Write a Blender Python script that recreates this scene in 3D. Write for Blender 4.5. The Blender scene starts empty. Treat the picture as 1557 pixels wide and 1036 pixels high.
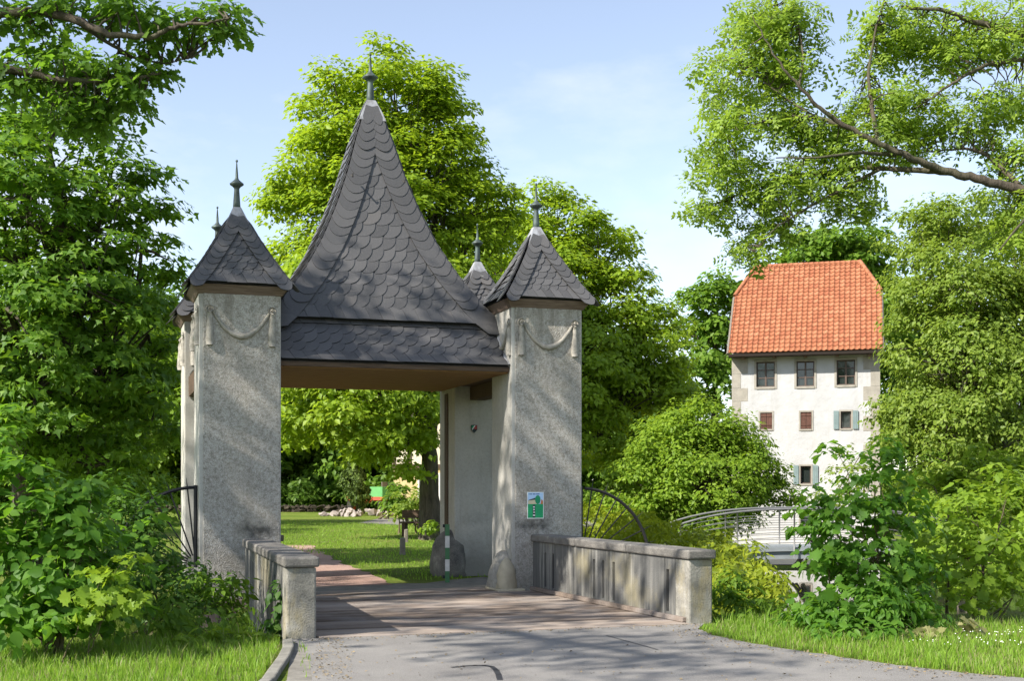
import bpy, math, random
import numpy as np
from mathutils import Matrix, Vector

C = bpy.context.scene.collection
sc = bpy.context.scene
R = math.radians
F = 1914.0            # focal length in photo pixels
CX, HY = 778.5, 735.0  # vanishing column and horizon row of the photo
EYE = 1.62

# ------------------------------------------------------------------ camera, sky, sun, exposure
cd = bpy.data.cameras.new('camera')
cam = bpy.data.objects.new('camera', cd)
C.objects.link(cam)
cam.location = (0, 0, EYE)
cam.rotation_euler = (R(90), 0, 0)
cd.sensor_width = 36
cd.lens = 36 * F / 1557
cd.shift_y = (HY - 518) / 1557
cd.clip_end = 5000
sc.camera = cam

SUN_EL = R(40)
SUN_DIR = Vector((-0.80 * math.cos(SUN_EL), -0.60 * math.cos(SUN_EL), math.sin(SUN_EL)))  # towards the sun
world = bpy.data.worlds.new('World')
sc.world = world
world.use_nodes = True
wt = world.node_tree
wt.nodes.clear()
wo = wt.nodes.new('ShaderNodeOutputWorld')
bg = wt.nodes.new('ShaderNodeBackground')
sky = wt.nodes.new('ShaderNodeTexSky')
sky.sky_type = 'NISHITA'
sky.sun_disc = False
sky.sun_elevation = SUN_EL
sky.sun_rotation = math.atan2(SUN_DIR.x, SUN_DIR.y)
sky.air_density = 1.0
sky.dust_density = 0.4
sky.ozone_density = 2.0
bg.inputs['Strength'].default_value = 0.10
# thin drifting clouds mixed over the sky
tc = wt.nodes.new('ShaderNodeTexCoord')
mp = wt.nodes.new('ShaderNodeMapping')
mp.inputs['Scale'].default_value = (1.0, 1.0, 2.4)
mp.inputs['Location'].default_value = (0.35, 0.1, 0.0)
nz = wt.nodes.new('ShaderNodeTexNoise')
nz.inputs['Scale'].default_value = 3.2
nz.inputs['Detail'].default_value = 7
nz.inputs['Roughness'].default_value = 0.55
rp = wt.nodes.new('ShaderNodeValToRGB')
rp.color_ramp.elements[0].position = 0.52
rp.color_ramp.elements[1].position = 0.80
mx = wt.nodes.new('ShaderNodeMix')
mx.data_type = 'RGBA'
mx.inputs['B'].default_value = (4.6, 4.7, 5.0, 1)
sat = wt.nodes.new('ShaderNodeMath'); sat.operation = 'MULTIPLY'; sat.inputs[1].default_value = 0.75
wt.links.new(tc.outputs['Generated'], mp.inputs['Vector'])
wt.links.new(mp.outputs['Vector'], nz.inputs['Vector'])
wt.links.new(nz.outputs['Fac'], rp.inputs['Fac'])
wt.links.new(rp.outputs['Color'], sat.inputs[0])
wt.links.new(sat.outputs[0], mx.inputs['Factor'])
hs = wt.nodes.new('ShaderNodeHueSaturation')
hs.inputs['Hue'].default_value = 0.503
hs.inputs['Saturation'].default_value = 0.74
hs.inputs['Value'].default_value = 0.96
wt.links.new(sky.outputs['Color'], hs.inputs['Color'])
wt.links.new(hs.outputs['Color'], mx.inputs['A'])
wt.links.new(mx.outputs['Result'], bg.inputs['Color'])
wt.links.new(bg.outputs['Background'], wo.inputs['Surface'])

sd = bpy.data.lights.new('sun', 'SUN')
sd.energy = 3.8
sd.angle = R(0.53)
sd.color = (1.0, 0.95, 0.87)
sun = bpy.data.objects.new('sun', sd)
C.objects.link(sun)
sun.rotation_euler = SUN_DIR.to_track_quat('Z', 'Y').to_euler()

sc.view_settings.view_transform = 'Standard'
sc.view_settings.look = 'None'
sc.view_settings.gamma = 1.0
sc.view_settings.use_curve_mapping = False
sc.view_settings.exposure = 1.35
sc.cycles.use_denoising = True
sc.cycles.max_bounces = 6
sc.cycles.diffuse_bounces = 4
sc.cycles.transmission_bounces = 4
sc.cycles.caustics_reflective = False
sc.cycles.caustics_refractive = False

# ------------------------------------------------------------------ coordinates
FL = np.array([-3.936, 18.0])
UA = R(18.0)
U = np.array([math.cos(UA), math.sin(UA)])
V = np.array([-math.sin(UA), math.cos(UA)])


def W(px, py, Y):
    return np.array([(px - CX) / F * Y, Y, EYE + (HY - py) / F * Y])


def G(px, py, z=0.0):
    Y = (EYE - z) * F / (py - HY)
    return np.array([(px - CX) / F * Y, Y, z])


def ss(a, b, x):
    t = np.clip((x - a) / (b - a), 0, 1)
    return t * t * (3 - 2 * t)


# ------------------------------------------------------------------ material helper
class NT:
    def __init__(self, name):
        self.m = bpy.data.materials.new(name)
        self.m.use_nodes = True
        self.t = self.m.node_tree
        self.t.nodes.clear()
        self.out = self.t.nodes.new('ShaderNodeOutputMaterial')
        self.co = None

    def n(self, typ, **kw):
        nd = self.t.nodes.new(typ)
        for k, v in kw.items():
            setattr(nd, k, v)
        return nd

    def set(self, sock, v):
        if isinstance(v, bpy.types.NodeSocket):
            self.t.links.new(v, sock)
        elif isinstance(v, (tuple, list)):
            d = sock.default_value
            sock.default_value = tuple(v) + ((1,) if len(d) == 4 and len(v) == 3 else ())
        else:
            sock.default_value = v

    def coord(self, scale=(1, 1, 1), loc=(0, 0, 0), which='Object'):
        tcn = self.n('ShaderNodeTexCoord')
        m = self.n('ShaderNodeMapping')
        m.inputs['Scale'].default_value = scale
        m.inputs['Location'].default_value = loc
        self.t.links.new(tcn.outputs[which], m.inputs['Vector'])
        return m.outputs['Vector']

    def noise(self, scale, detail=4, rough=0.55, vec=None, dist=0.0):
        nd = self.n('ShaderNodeTexNoise')
        nd.inputs['Scale'].default_value = scale
        nd.inputs['Detail'].default_value = detail
        nd.inputs['Roughness'].default_value = rough
        nd.inputs['Distortion'].default_value = dist
        self.set(nd.inputs['Vector'], vec if vec is not None else self.coord())
        return nd.outputs['Fac']

    def voro(self, scale, vec=None, feature='F1', out='Distance'):
        nd = self.n('ShaderNodeTexVoronoi', feature=feature)
        nd.inputs['Scale'].default_value = scale
        self.set(nd.inputs['Vector'], vec if vec is not None else self.coord())
        return nd.outputs[out]

    def ramp(self, fac, stops):
        nd = self.n('ShaderNodeValToRGB')
        el = nd.color_ramp.elements
        while len(el) < len(stops):
            el.new(0.5)
        for e, (p, c) in zip(el, stops):
            e.position = p
            e.color = (c, c, c, 1) if isinstance(c, (int, float)) else tuple(c) + (1,)
        self.set(nd.inputs['Fac'], fac)
        return nd.outputs['Color']

    def mix(self, fac, a, b, mode='MIX'):
        nd = self.n('ShaderNodeMix', data_type='RGBA', blend_type=mode)
        self.set(nd.inputs['Factor'], fac)
        self.set(nd.inputs['A'], a)
        self.set(nd.inputs['B'], b)
        return nd.outputs['Result']

    def math(self, op, a, b=0.0):
        nd = self.n('ShaderNodeMath', operation=op)
        self.set(nd.inputs[0], a)
        self.set(nd.inputs[1], b)
        return nd.outputs[0]

    def rand(self):
        a = self.n('ShaderNodeAttribute', attribute_name='v').outputs['Fac']
        b = self.n('ShaderNodeObjectInfo').outputs['Random']
        return self.math('FRACT', self.math('ADD', a, b))

    def bump(self, h, strength=0.4, dist=0.02, normal=None):
        nd = self.n('ShaderNodeBump')
        nd.inputs['Strength'].default_value = strength
        nd.inputs['Distance'].default_value = dist
        self.set(nd.inputs['Height'], h)
        if normal is not None:
            self.set(nd.inputs['Normal'], normal)
        return nd.outputs['Normal']

    def pbr(self, col, rough=0.8, normal=None, metal=0.0, spec=0.3):
        p = self.n('ShaderNodeBsdfPrincipled')
        self.set(p.inputs['Base Color'], col)
        self.set(p.inputs['Roughness'], rough)
        self.set(p.inputs['Metallic'], metal)
        self.set(p.inputs['Specular IOR Level'], spec)
        if normal is not None:
            self.set(p.inputs['Normal'], normal)
        self.t.links.new(p.outputs[0], self.out.inputs['Surface'])
        return self.m

    def leaf(self, col, trans, gloss=0.28, amount=0.42):
        p = self.n('ShaderNodeBsdfPrincipled')
        self.set(p.inputs['Base Color'], col)
        p.inputs['Roughness'].default_value = 0.5
        p.inputs['Specular IOR Level'].default_value = gloss
        tr = self.n('ShaderNodeBsdfTranslucent')
        self.set(tr.inputs['Color'], trans)
        mxs = self.n('ShaderNodeMixShader')
        mxs.inputs[0].default_value = amount
        self.t.links.new(p.outputs[0], mxs.inputs[1])
        self.t.links.new(tr.outputs[0], mxs.inputs[2])
        self.t.links.new(mxs.outputs[0], self.out.inputs['Surface'])
        return self.m


M = {}


def plain(name, col, rough=0.7, metal=0.0, spec=0.3, var=0.15, scale=6.0, bump=0.0):
    k = NT(name)
    f = k.noise(scale, 5, 0.6)
    c = k.mix(f, tuple(x * (1 - var * 1.6) for x in col), tuple(min(1, x * (1 + var * 1.6)) for x in col))
    nm = k.bump(k.noise(scale * 6, 3), bump, 0.01) if bump else None
    M[name] = k.pbr(c, rough, nm, metal, spec)
    return M[name]


def leafmat(name, dark, mid, light, trans, gloss=0.28, amount=0.42):
    k = NT(name)
    r = k.rand()
    big = k.noise(0.55, 2)
    f = k.math('ADD', k.math('MULTIPLY', r, 0.7), k.math('MULTIPLY', big, 0.35))
    c = k.ramp(f, [(0.05, dark), (0.5, mid), (0.95, light)])
    t = k.mix(r, tuple(x * 0.75 for x in trans), trans)
    M[name] = k.leaf(c, t, gloss, amount)
    return M[name]


def barkmat(name, a, b, moss=0.0):
    k = NT(name)
    v = k.coord((1, 1, 0.22))
    f = k.noise(9, 6, 0.65, v, 0.6)
    c = k.ramp(f, [(0.3, a), (0.7, b)])
    if moss:
        c = k.mix(k.math('MULTIPLY', k.ramp(k.noise(1.3, 4), [(0.45, 0.0), (0.65, 1.0)]), moss), c, (0.07, 0.10, 0.03))
    M[name] = k.pbr(c, 0.9, k.bump(f, 0.9, 0.05))


# --- materials of the place
def make_materials():
    # roughcast render of the gate piers
    for name, speck, base in (('roughcast', 1.0, (0.44, 0.41, 0.365)), ('smooth_plaster', 0.25, (0.47, 0.45, 0.405))):
        k = NT(name)
        v = k.coord()
        grit = k.voro(62, v)
        fine = k.noise(70, 3, 0.7, v)
        big = k.noise(0.9, 5, 0.6, v)
        streak = k.noise(5.0, 5, 0.6, k.coord((1, 1, 0.10)))
        c = k.mix(k.ramp(big, [(0.3, 0.0), (0.7, 1.0)]), tuple(x * 0.82 for x in base), tuple(x * 1.13 for x in base))
        c = k.mix(k.math('MULTIPLY', k.ramp(k.math('ADD', k.math('MULTIPLY', grit, .6), k.math('MULTIPLY', fine, .7)), [(0.44, 1.0), (0.70, 0.0)]), 0.55 * speck), c, (0.15, 0.14, 0.115))
        c = k.mix(k.math('MULTIPLY', k.ramp(k.noise(24, 6, 0.8, v), [(0.48, 0.0), (0.60, 1.0)]), 0.75 * speck), c, (0.19, 0.17, 0.135))
        c = k.mix(k.math('MULTIPLY', k.ramp(k.noise(30, 5, 0.8, k.coord((1, 1, 1), (7, 3, 5))), [(0.53, 0.0), (0.63, 1.0)]), 0.55 * speck), c, (0.60, 0.58, 0.54))
        c = k.mix(k.math('MULTIPLY', k.ramp(fine, [(0.60, 0.0), (0.72, 1.0)]), 0.65 * speck), c, (0.70, 0.68, 0.63))
        c = k.mix(k.math('MULTIPLY', k.ramp(streak, [(0.55, 0.0), (0.72, 1.0)]), 0.40), c, (0.22, 0.20, 0.165))
        sep0 = k.n('ShaderNodeSeparateXYZ'); k.set(sep0.inputs[0], v)
        hi = k.ramp(k.math('MULTIPLY', sep0.outputs['Z'], 0.2), [(0.52, 0.0), (0.84, 1.0)])
        run = k.ramp(k.noise(7, 6, 0.65, k.coord((1, 1, 0.06), (2, 8, 1))), [(0.47, 0.0), (0.62, 1.0)])
        c = k.mix(k.math('MULTIPLY', k.math('MULTIPLY', hi, run), 0.55), c, (0.14, 0.125, 0.10))
        c = k.mix(k.math('MULTIPLY', k.ramp(k.noise(1.7, 6, 0.7, k.coord((1, 1, 0.5), (9, 1, 4))), [(0.50, 0.0), (0.70, 1.0)]), 0.40), c, (0.36, 0.315, 0.24))
        # damp foot and mould with shapes of their own
        sep = k.n('ShaderNodeSeparateXYZ'); k.set(sep.inputs[0], v)
        foot = k.math('MULTIPLY', k.ramp(k.math('ADD', k.math('MULTIPLY', sep.outputs['Z'], 0.55), k.math('MULTIPLY', k.noise(2.2, 5, 0.6, v), 1.0)), [(0.55, 1.0), (0.95, 0.0)]), 0.55)
        c = k.mix(foot, c, (0.15, 0.14, 0.115))
        mould = k.math('MULTIPLY', k.ramp(k.math('ADD', k.math('ABSOLUTE', k.math('SUBTRACT', sep.outputs['Z'], 0.98)), k.math('MULTIPLY', k.noise(4, 6, 0.7, v), 0.55)), [(0.27, 1.0), (0.42, 0.0)]), 0.85 * speck)
        ma = k.math('ABSOLUTE', k.math('SUBTRACT', sep.outputs['X'], 0.27)); mb_ = k.math('ABSOLUTE', k.math('SUBTRACT', sep.outputs['X'], 4.31))
        near = k.ramp(k.math('ADD', k.math('MINIMUM', ma, mb_), k.math('MULTIPLY', k.noise(5, 4, 0.6, v), 0.3)), [(0.28, 1.0), (0.50, 0.0)])
        c = k.mix(k.math('MULTIPLY', mould, near), c, (0.045, 0.045, 0.042))
        h = k.math('ADD', grit, k.math('MULTIPLY', fine, 0.8))
        M[name] = k.pbr(c, 0.92, k.bump(h, 0.6 if speck > .5 else 0.2, 0.012), 0, 0.15)
    # weathered concrete of the bridge parapets, streaked by rain
    k = NT('streaked_concrete')
    v = k.coord()
    st = k.noise(9, 7, 0.68, k.coord((1, 1, 0.05)))
    st2 = k.noise(4, 6, 0.65, k.coord((1, 1, 0.09), (3, 1, 2)))
    fine = k.noise(55, 3, 0.7, v)
    c = k.ramp(st, [(0.38, (0.06, 0.06, 0.058)), (0.49, (0.15, 0.145, 0.13)), (0.60, (0.29, 0.275, 0.245)), (0.72, (0.52, 0.50, 0.45))])
    c = k.mix(k.ramp(st2, [(0.40, 0.0), (0.58, 0.85)]), c, (0.12, 0.118, 0.112))
    c = k.mix(k.math('MULTIPLY', k.ramp(k.noise(1.1, 5, 0.6, v), [(0.53, 0.0), (0.68, 1.0)]), 0.45), c, (0.33, 0.28, 0.15))
    c = k.mix(k.math('MULTIPLY', k.ramp(fine, [(0.55, 0.0), (0.7, 1.0)]), 0.5), c, (0.12, 0.115, 0.10))
    M['streaked_concrete'] = k.pbr(c, 0.93, k.bump(fine, 0.6, 0.012), 0, 0.12)
    k = NT('lichen_concrete')
    v = k.coord()
    b = k.noise(3.2, 6, 0.65, v)
    fine = k.noise(48, 3, 0.7, v)
    c = k.ramp(b, [(0.32, (0.13, 0.125, 0.11)), (0.52, (0.27, 0.255, 0.22)), (0.72, (0.44, 0.42, 0.37))])
    c = k.mix(k.math('MULTIPLY', k.ramp(k.noise(2.6, 6, 0.7, k.coord((1, 1, 0.5), (5, 2, 0))), [(0.48, 0.0), (0.64, 1.0)]), 0.45), c, (0.33, 0.26, 0.10))
    c = k.mix(k.math('MULTIPLY', k.ramp(fine, [(0.55, 0.0), (0.68, 1.0)]), 0.65), c, (0.11, 0.10, 0.08))
    M['lichen_concrete'] = k.pbr(c, 0.93, k.bump(fine, 0.7, 0.012), 0, 0.12)
    k = NT('coping_stone')
    b = k.noise(4, 6, 0.65)
    fine = k.noise(60, 3, 0.7)
    c = k.ramp(b, [(0.3, (0.085, 0.08, 0.075)), (0.6, (0.19, 0.175, 0.155)), (0.75, (0.36, 0.34, 0.30))])
    c = k.mix(k.math('MULTIPLY', k.ramp(fine, [(0.5, 0.0), (0.7, 1.0)]), 0.6), c, (0.32, 0.30, 0.26))
    M['coping_stone'] = k.pbr(c, 0.92, k.bump(fine, 0.7, 0.012), 0, 0.12)
    plain('sandstone', (0.44, 0.38, 0.27), 0.9, 0, 0.15, 0.25, 5, 0.5)
    plain('relief_plaster', (0.33, 0.305, 0.26), 0.92, 0, 0.12, 0.40, 14, 0.9)
    plain('foundation_stone', (0.20, 0.155, 0.135), 0.93, 0, 0.1, 0.35, 4, 0.6)
    # slate
    k = NT('slate')
    r = k.rand()
    v = k.coord((1, 1, 1))
    fine = k.noise(9, 6, 0.65, v)
    c = k.ramp(r, [(0.0, (0.054, 0.053, 0.053)), (0.6, (0.073, 0.071, 0.071)), (0.95, (0.090, 0.087, 0.086)), (1.0, (0.105, 0.097, 0.091))])
    c = k.mix(k.ramp(fine, [(0.35, 0.0), (0.8, 0.5)]), c, (0.105, 0.098, 0.094))
    c = k.mix(k.ramp(k.noise(26, 2, 0.5, v), [(0.70, 0.0), (0.76, 0.7)]), c, (0.30, 0.30, 0.27))
    plain('slate_edge_shade', (0.020, 0.020, 0.021), 0.8)  # near-black side faces paint in the shadow lines between slates
    M['slate'] = k.pbr(c, 0.48, k.bump(k.noise(14, 5, 0.6, v), 0.25, 0.012), 0, 0.45)
    plain('slate_batten', (0.035, 0.034, 0.035), 0.9)
    k = NT('lead')
    c = k.ramp(k.noise(7, 5, 0.65, k.coord((1, 1, 0.3))), [(0.3, (0.16, 0.15, 0.145)), (0.55, (0.38, 0.38, 0.39)), (0.75, (0.52, 0.52, 0.53))])
    M['lead'] = k.pbr(c, 0.5, None, 0.35, 0.4)
    k = NT('copper_patina')
    c = k.ramp(k.noise(9, 5, 0.6, k.coord((1, 1, 0.4))), [(0.35, (0.045, 0.055, 0.05)), (0.7, (0.12, 0.16, 0.145))])
    M['copper_patina'] = k.pbr(c, 0.55, None, 0.3, 0.4)
    # timbers
    for nm, a, b, rough in (('eaves_timber', (0.11, 0.075, 0.055), (0.25, 0.185, 0.145), 0.85), ('ceiling_timber', (0.16, 0.085, 0.035), (0.32, 0.185, 0.075), 0.8), ('dark_timber', (0.055, 0.036, 0.024), (0.13, 0.085, 0.055), 0.85)):
        k = NT(nm)
        f = k.noise(6, 6, 0.6, k.coord((0.6, 8, 8)), 0.4)
        M[nm] = k.pbr(k.ramp(f, [(0.3, a), (0.72, b)]), rough, k.bump(f, 0.4, 0.01))
    k = NT('deck_plank')
    r = k.rand()
    f = k.noise(5, 6, 0.65, k.coord((0.5, 9, 9)), 0.3)
    c = k.ramp(k.math('ADD', k.math('MULTIPLY', f, 0.55), k.math('MULTIPLY', r, 0.45)), [(0.25, (0.11, 0.083, 0.065)), (0.5, (0.235, 0.185, 0.148)), (0.75, (0.37, 0.305, 0.25))])
    c = k.mix(k.math('MULTIPLY', k.ramp(k.noise(1.4, 5, 0.6, k.coord()), [(0.45, 0.0), (0.7, 1.0)]), 0.5), c, (0.27, 0.25, 0.235))
    M['deck_plank'] = k.pbr(c, 0.88, k.bump(f, 0.6, 0.01), 0, 0.15)
    # asphalt
    k = NT('asphalt')
    v = k.coord()
    gr = k.voro(95, v)
    big = k.noise(0.8, 6, 0.65, v)
    c = k.mix(k.ramp(big, [(0.3, 0.0), (0.7, 1.0)]), (0.145, 0.135, 0.124), (0.245, 0.23, 0.21))
    c = k.mix(k.math('MULTIPLY', k.ramp(k.noise(120, 2, 0.6, v), [(0.45, 0.0), (0.65, 1.0)]), 0.55), c, (0.30, 0.285, 0.27))
    c = k.mix(k.math('MULTIPLY', k.ramp(gr, [(0.0, 1.0), (0.35, 0.0)]), 0.4), c, (0.06, 0.06, 0.06))
    M['asphalt'] = k.pbr(c, 0.88, k.bump(gr, 0.5, 0.008), 0, 0.2)
    plain('tar', (0.03, 0.03, 0.032), 0.6)
    plain('kerb_stone', (0.20, 0.19, 0.165), 0.92, 0, 0.1, 0.35, 7, 0.6)
    k = NT('red_gravel')
    v = k.coord()
    c = k.ramp(k.noise(0.9, 6, 0.65, v), [(0.3, (0.25, 0.155, 0.12)), (0.55, (0.37, 0.235, 0.185)), (0.75, (0.44, 0.31, 0.255))])
    c = k.mix(k.math('MULTIPLY', k.ramp(k.noise(60, 2, 0.6, v), [(0.45, 0.0), (0.7, 1.0)]), 0.5), c, (0.46, 0.36, 0.31))
    M['red_gravel'] = k.pbr(c, 0.95, k.bump(k.voro(50, v), 0.6, 0.02), 0, 0.1)
    plain('grey_grit', (0.20, 0.185, 0.16), 0.95, 0, 0.1, 0.4, 5, 0.6)
    k = NT('lawn')
    v = k.coord()
    a = k.noise(0.35, 6, 0.65, v)
    c = k.ramp(a, [(0.3, (0.10, 0.155, 0.022)), (0.52, (0.16, 0.215, 0.032)), (0.72, (0.235, 0.235, 0.065))])
    c = k.mix(k.math('MULTIPLY', k.ramp(k.noise(14, 4, 0.7, v), [(0.4, 0.0), (0.65, 1.0)]), 0.5), c, (0.065, 0.11, 0.018))
    c = k.mix(k.math('MULTIPLY', k.ramp(k.noise(0.55, 5, 0.7, k.coord((1, 2.2, 1), (4, 9, 0))), [(0.60, 0.0), (0.68, 1.0)]), 0.6), c, (0.30, 0.24, 0.15))
    M['lawn'] = k.pbr(c, 0.95, k.bump(k.noise(22, 5, 0.75, v), 1.0, 0.06), 0, 0.1)
    plain('bank_earth', (0.085, 0.075, 0.045), 0.95, 0, 0.1, 0.4, 2, 0.8)
    # water of the moat
    k = NT('moat_water')
    n1 = k.noise(2.2, 3, 0.5, k.coord((1, 0.5, 1)))
    p = k.n('ShaderNodeBsdfPrincipled')
    k.set(p.inputs['Base Color'], (0.05, 0.055, 0.03))
    k.set(p.inputs['Roughness'], 0.03)
    k.set(p.inputs['Specular IOR Level'], 0.9)
    k.set(p.inputs['IOR'], 1.6)
    k.set(p.inputs['Normal'], k.bump(n1, 0.06, 0.02))
    k.t.links.new(p.outputs[0], k.out.inputs['Surface'])
    M['moat_water'] = k.m
    # houses
    k = NT('white_limewash')
    v = k.coord()
    c = k.mix(k.ramp(k.noise(1.1, 6, 0.65, v), [(0.3, 0.0), (0.7, 1.0)]), (0.38, 0.375, 0.365), (0.47, 0.465, 0.455))
    c = k.mix(k.math('MULTIPLY', k.ramp(k.noise(2.2, 5, 0.6, k.coord((1, 1, 0.15))), [(0.52, 0.0), (0.72, 1.0)]), 0.45), c, (0.33, 0.31, 0.27))
    M['white_limewash'] = k.pbr(c, 0.9, k.bump(k.noise(3, 5, 0.6, v), 0.5, 0.06), 0, 0.1)
    k = NT('clay_tile')
    r = k.rand()
    c = k.ramp(k.math('ADD', k.math('MULTIPLY', r, 0.6), k.math('MULTIPLY', k.noise(1.2, 5), 0.4)), [(0.1, (0.25, 0.083, 0.040)), (0.5, (0.315, 0.118, 0.056)), (0.9, (0.37, 0.155, 0.08))])
    M['clay_tile'] = k.pbr(c, 0.75, k.bump(k.noise(20, 3), 0.3, 0.01), 0, 0.25)
    plain('yellow_render', (0.56, 0.44, 0.22), 0.9, 0, 0.1, 0.15, 1.5)
    plain('cream_render', (0.68, 0.60, 0.44), 0.9, 0, 0.1, 0.12, 1.5)
    plain('shutter_brown', (0.11, 0.055, 0.04), 0.8, 0, 0.2, 0.4, 6)
    plain('quoin_stone', (0.30, 0.275, 0.23), 0.9, 0, 0.15, 0.25, 3, 0.5)
    plain('shutter_teal', (0.17, 0.225, 0.22), 0.7, 0, 0.3, 0.2, 4)
    plain('window_sash', (0.10, 0.07, 0.055), 0.6, 0, 0.3, 0.25, 8)
    k = NT('window_glass')
    M['window_glass'] = k.pbr((0.02, 0.026, 0.024), 0.06, k.bump(k.noise(1.5, 2), 0.08, 0.05), 0, 0.7)
    plain('steel', (0.17, 0.168, 0.165), 0.5, 0.3, 0.5, 0.15, 5)
    plain('bridge_grey', (0.24, 0.26, 0.27), 0.6, 0.1, 0.3, 0.2, 3)
    plain('wrought_iron', (0.022, 0.022, 0.024), 0.55, 0.5, 0.4, 0.3, 12)
    plain('rusty_iron', (0.055, 0.05, 0.045), 0.7, 0.4, 0.3, 0.3, 12)
    plain('post_green', (0.06, 0.17, 0.07), 0.55, 0, 0.35, 0.2, 10)
    plain('post_white', (0.66, 0.63, 0.58), 0.6, 0, 0.3, 0.2, 12)
    plain('wood_grey', (0.19, 0.165, 0.135), 0.9, 0, 0.15, 0.3, 9, 0.6)
    plain('field_stone', (0.29, 0.25, 0.22), 0.92, 0, 0.15, 0.3, 5, 0.5)
    plain('litter', (0.22, 0.17, 0.10), 0.9, 0, 0.1, 0.5, 9)
    plain('eave_shade', (0.022, 0.016, 0.012), 0.95)  # near-black colour stands in for the shade under the eaves
    plain('dark_stone', (0.055, 0.045, 0.033), 0.95, 0, 0.1, 0.4, 3, 0.5)
    plain('trailer_green', (0.12, 0.36, 0.12), 0.55, 0, 0.3, 0.15, 4)
    plain('trailer_red', (0.55, 0.085, 0.04), 0.5, 0, 0.35, 0.2, 5)
    plain('tyre_rubber', (0.05, 0.045, 0.04), 0.9, 0, 0.2, 0.2, 5)
    plain('poster_white', (0.80, 0.80, 0.77), 0.35, 0, 0.4, 0.04, 4)
    plain('poster_blue', (0.46, 0.64, 0.86), 0.35, 0, 0.4, 0.06, 4)
    plain('poster_green', (0.015, 0.34, 0.13), 0.35, 0, 0.4, 0.1, 6)
    plain('poster_tree', (0.01, 0.27, 0.12), 0.35, 0, 0.4, 0.1, 6)
    plain('poster_cream', (0.62, 0.55, 0.36), 0.35, 0, 0.4, 0.1, 6)
    plain('poster_ink', (0.02, 0.03, 0.035), 0.4)
    plain('poster_navy', (0.06, 0.13, 0.30), 0.4)
    plain('poster_orange', (0.60, 0.20, 0.06), 0.4)
    plain('shield_red', (0.35, 0.045, 0.04), 0.5)
    plain('flower_purple', (0.30, 0.14, 0.46), 0.7, 0, 0.2, 0.3, 30)
    plain('flower_pink', (0.62, 0.36, 0.40), 0.7, 0, 0.2, 0.3, 30)
    plain('flower_white', (0.78, 0.78, 0.72), 0.7, 0, 0.2, 0.1, 30)
    barkmat('bark_dark', (0.035, 0.028, 0.02), (0.12, 0.095, 0.07), 0.3)
    barkmat('bark_grey', (0.07, 0.06, 0.045), (0.20, 0.17, 0.13), 0.35)
    barkmat('stem_brown', (0.07, 0.055, 0.03), (0.16, 0.13, 0.075), 0.3)
    # foliage (base reflectance, transmitted colour)
    leafmat('leaf_lime', (0.108, 0.179, 0.014), (0.186, 0.276, 0.020), (0.274, 0.366, 0.030), (0.536, 0.719, 0.029))
    leafmat('leaf_maple', (0.050, 0.115, 0.011), (0.089, 0.182, 0.016), (0.162, 0.262, 0.025), (0.311, 0.538, 0.029))
    leafmat('leaf_oak', (0.048, 0.102, 0.013), (0.081, 0.156, 0.017), (0.131, 0.224, 0.025), (0.273, 0.512, 0.034))
    leafmat('leaf_ash', (0.124, 0.198, 0.025), (0.193, 0.284, 0.034), (0.273, 0.365, 0.057), (0.522, 0.717, 0.069))
    leafmat('leaf_dark', (0.044, 0.090, 0.014), (0.077, 0.141, 0.021), (0.131, 0.205, 0.034), (0.249, 0.435, 0.046))
    leafmat('leaf_mid', (0.060, 0.122, 0.014), (0.106, 0.189, 0.021), (0.168, 0.256, 0.032), (0.323, 0.538, 0.040), 0.2)
    leafmat('leaf_fresh', (0.093, 0.166, 0.016), (0.156, 0.246, 0.022), (0.231, 0.326, 0.034), (0.448, 0.640, 0.040), 0.2)
    leafmat('leaf_gold', (0.125, 0.180, 0.014), (0.205, 0.262, 0.018), (0.290, 0.330, 0.026), (0.50, 0.56, 0.03), 0.2)
    leafmat('leaf_broad', (0.044, 0.113, 0.014), (0.074, 0.164, 0.018), (0.124, 0.230, 0.028), (0.273, 0.538, 0.034), 0.2)
    leafmat('leaf_rose', (0.032, 0.079, 0.016), (0.052, 0.115, 0.021), (0.106, 0.179, 0.032), (0.174, 0.358, 0.034), 0.25)
    leafmat('leaf_willow', (0.100, 0.160, 0.023), (0.162, 0.233, 0.031), (0.237, 0.307, 0.048), (0.436, 0.589, 0.057))
    leafmat('leaf_thuja', (0.044, 0.077, 0.016), (0.081, 0.125, 0.023), (0.124, 0.177, 0.034), (0.149, 0.230, 0.034), 0.2, 0.2)
    leafmat('leaf_ivy', (0.024, 0.070, 0.014), (0.050, 0.113, 0.020), (0.100, 0.179, 0.030), (0.124, 0.307, 0.034), 0.3)
    leafmat('grass_blade', (0.112, 0.211, 0.021), (0.174, 0.294, 0.030), (0.261, 0.371, 0.052), (0.423, 0.666, 0.057))
    leafmat('grass_dry', (0.200, 0.200, 0.070), (0.280, 0.270, 0.110), (0.360, 0.340, 0.160), (0.40, 0.40, 0.16))
make_materials()


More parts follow.
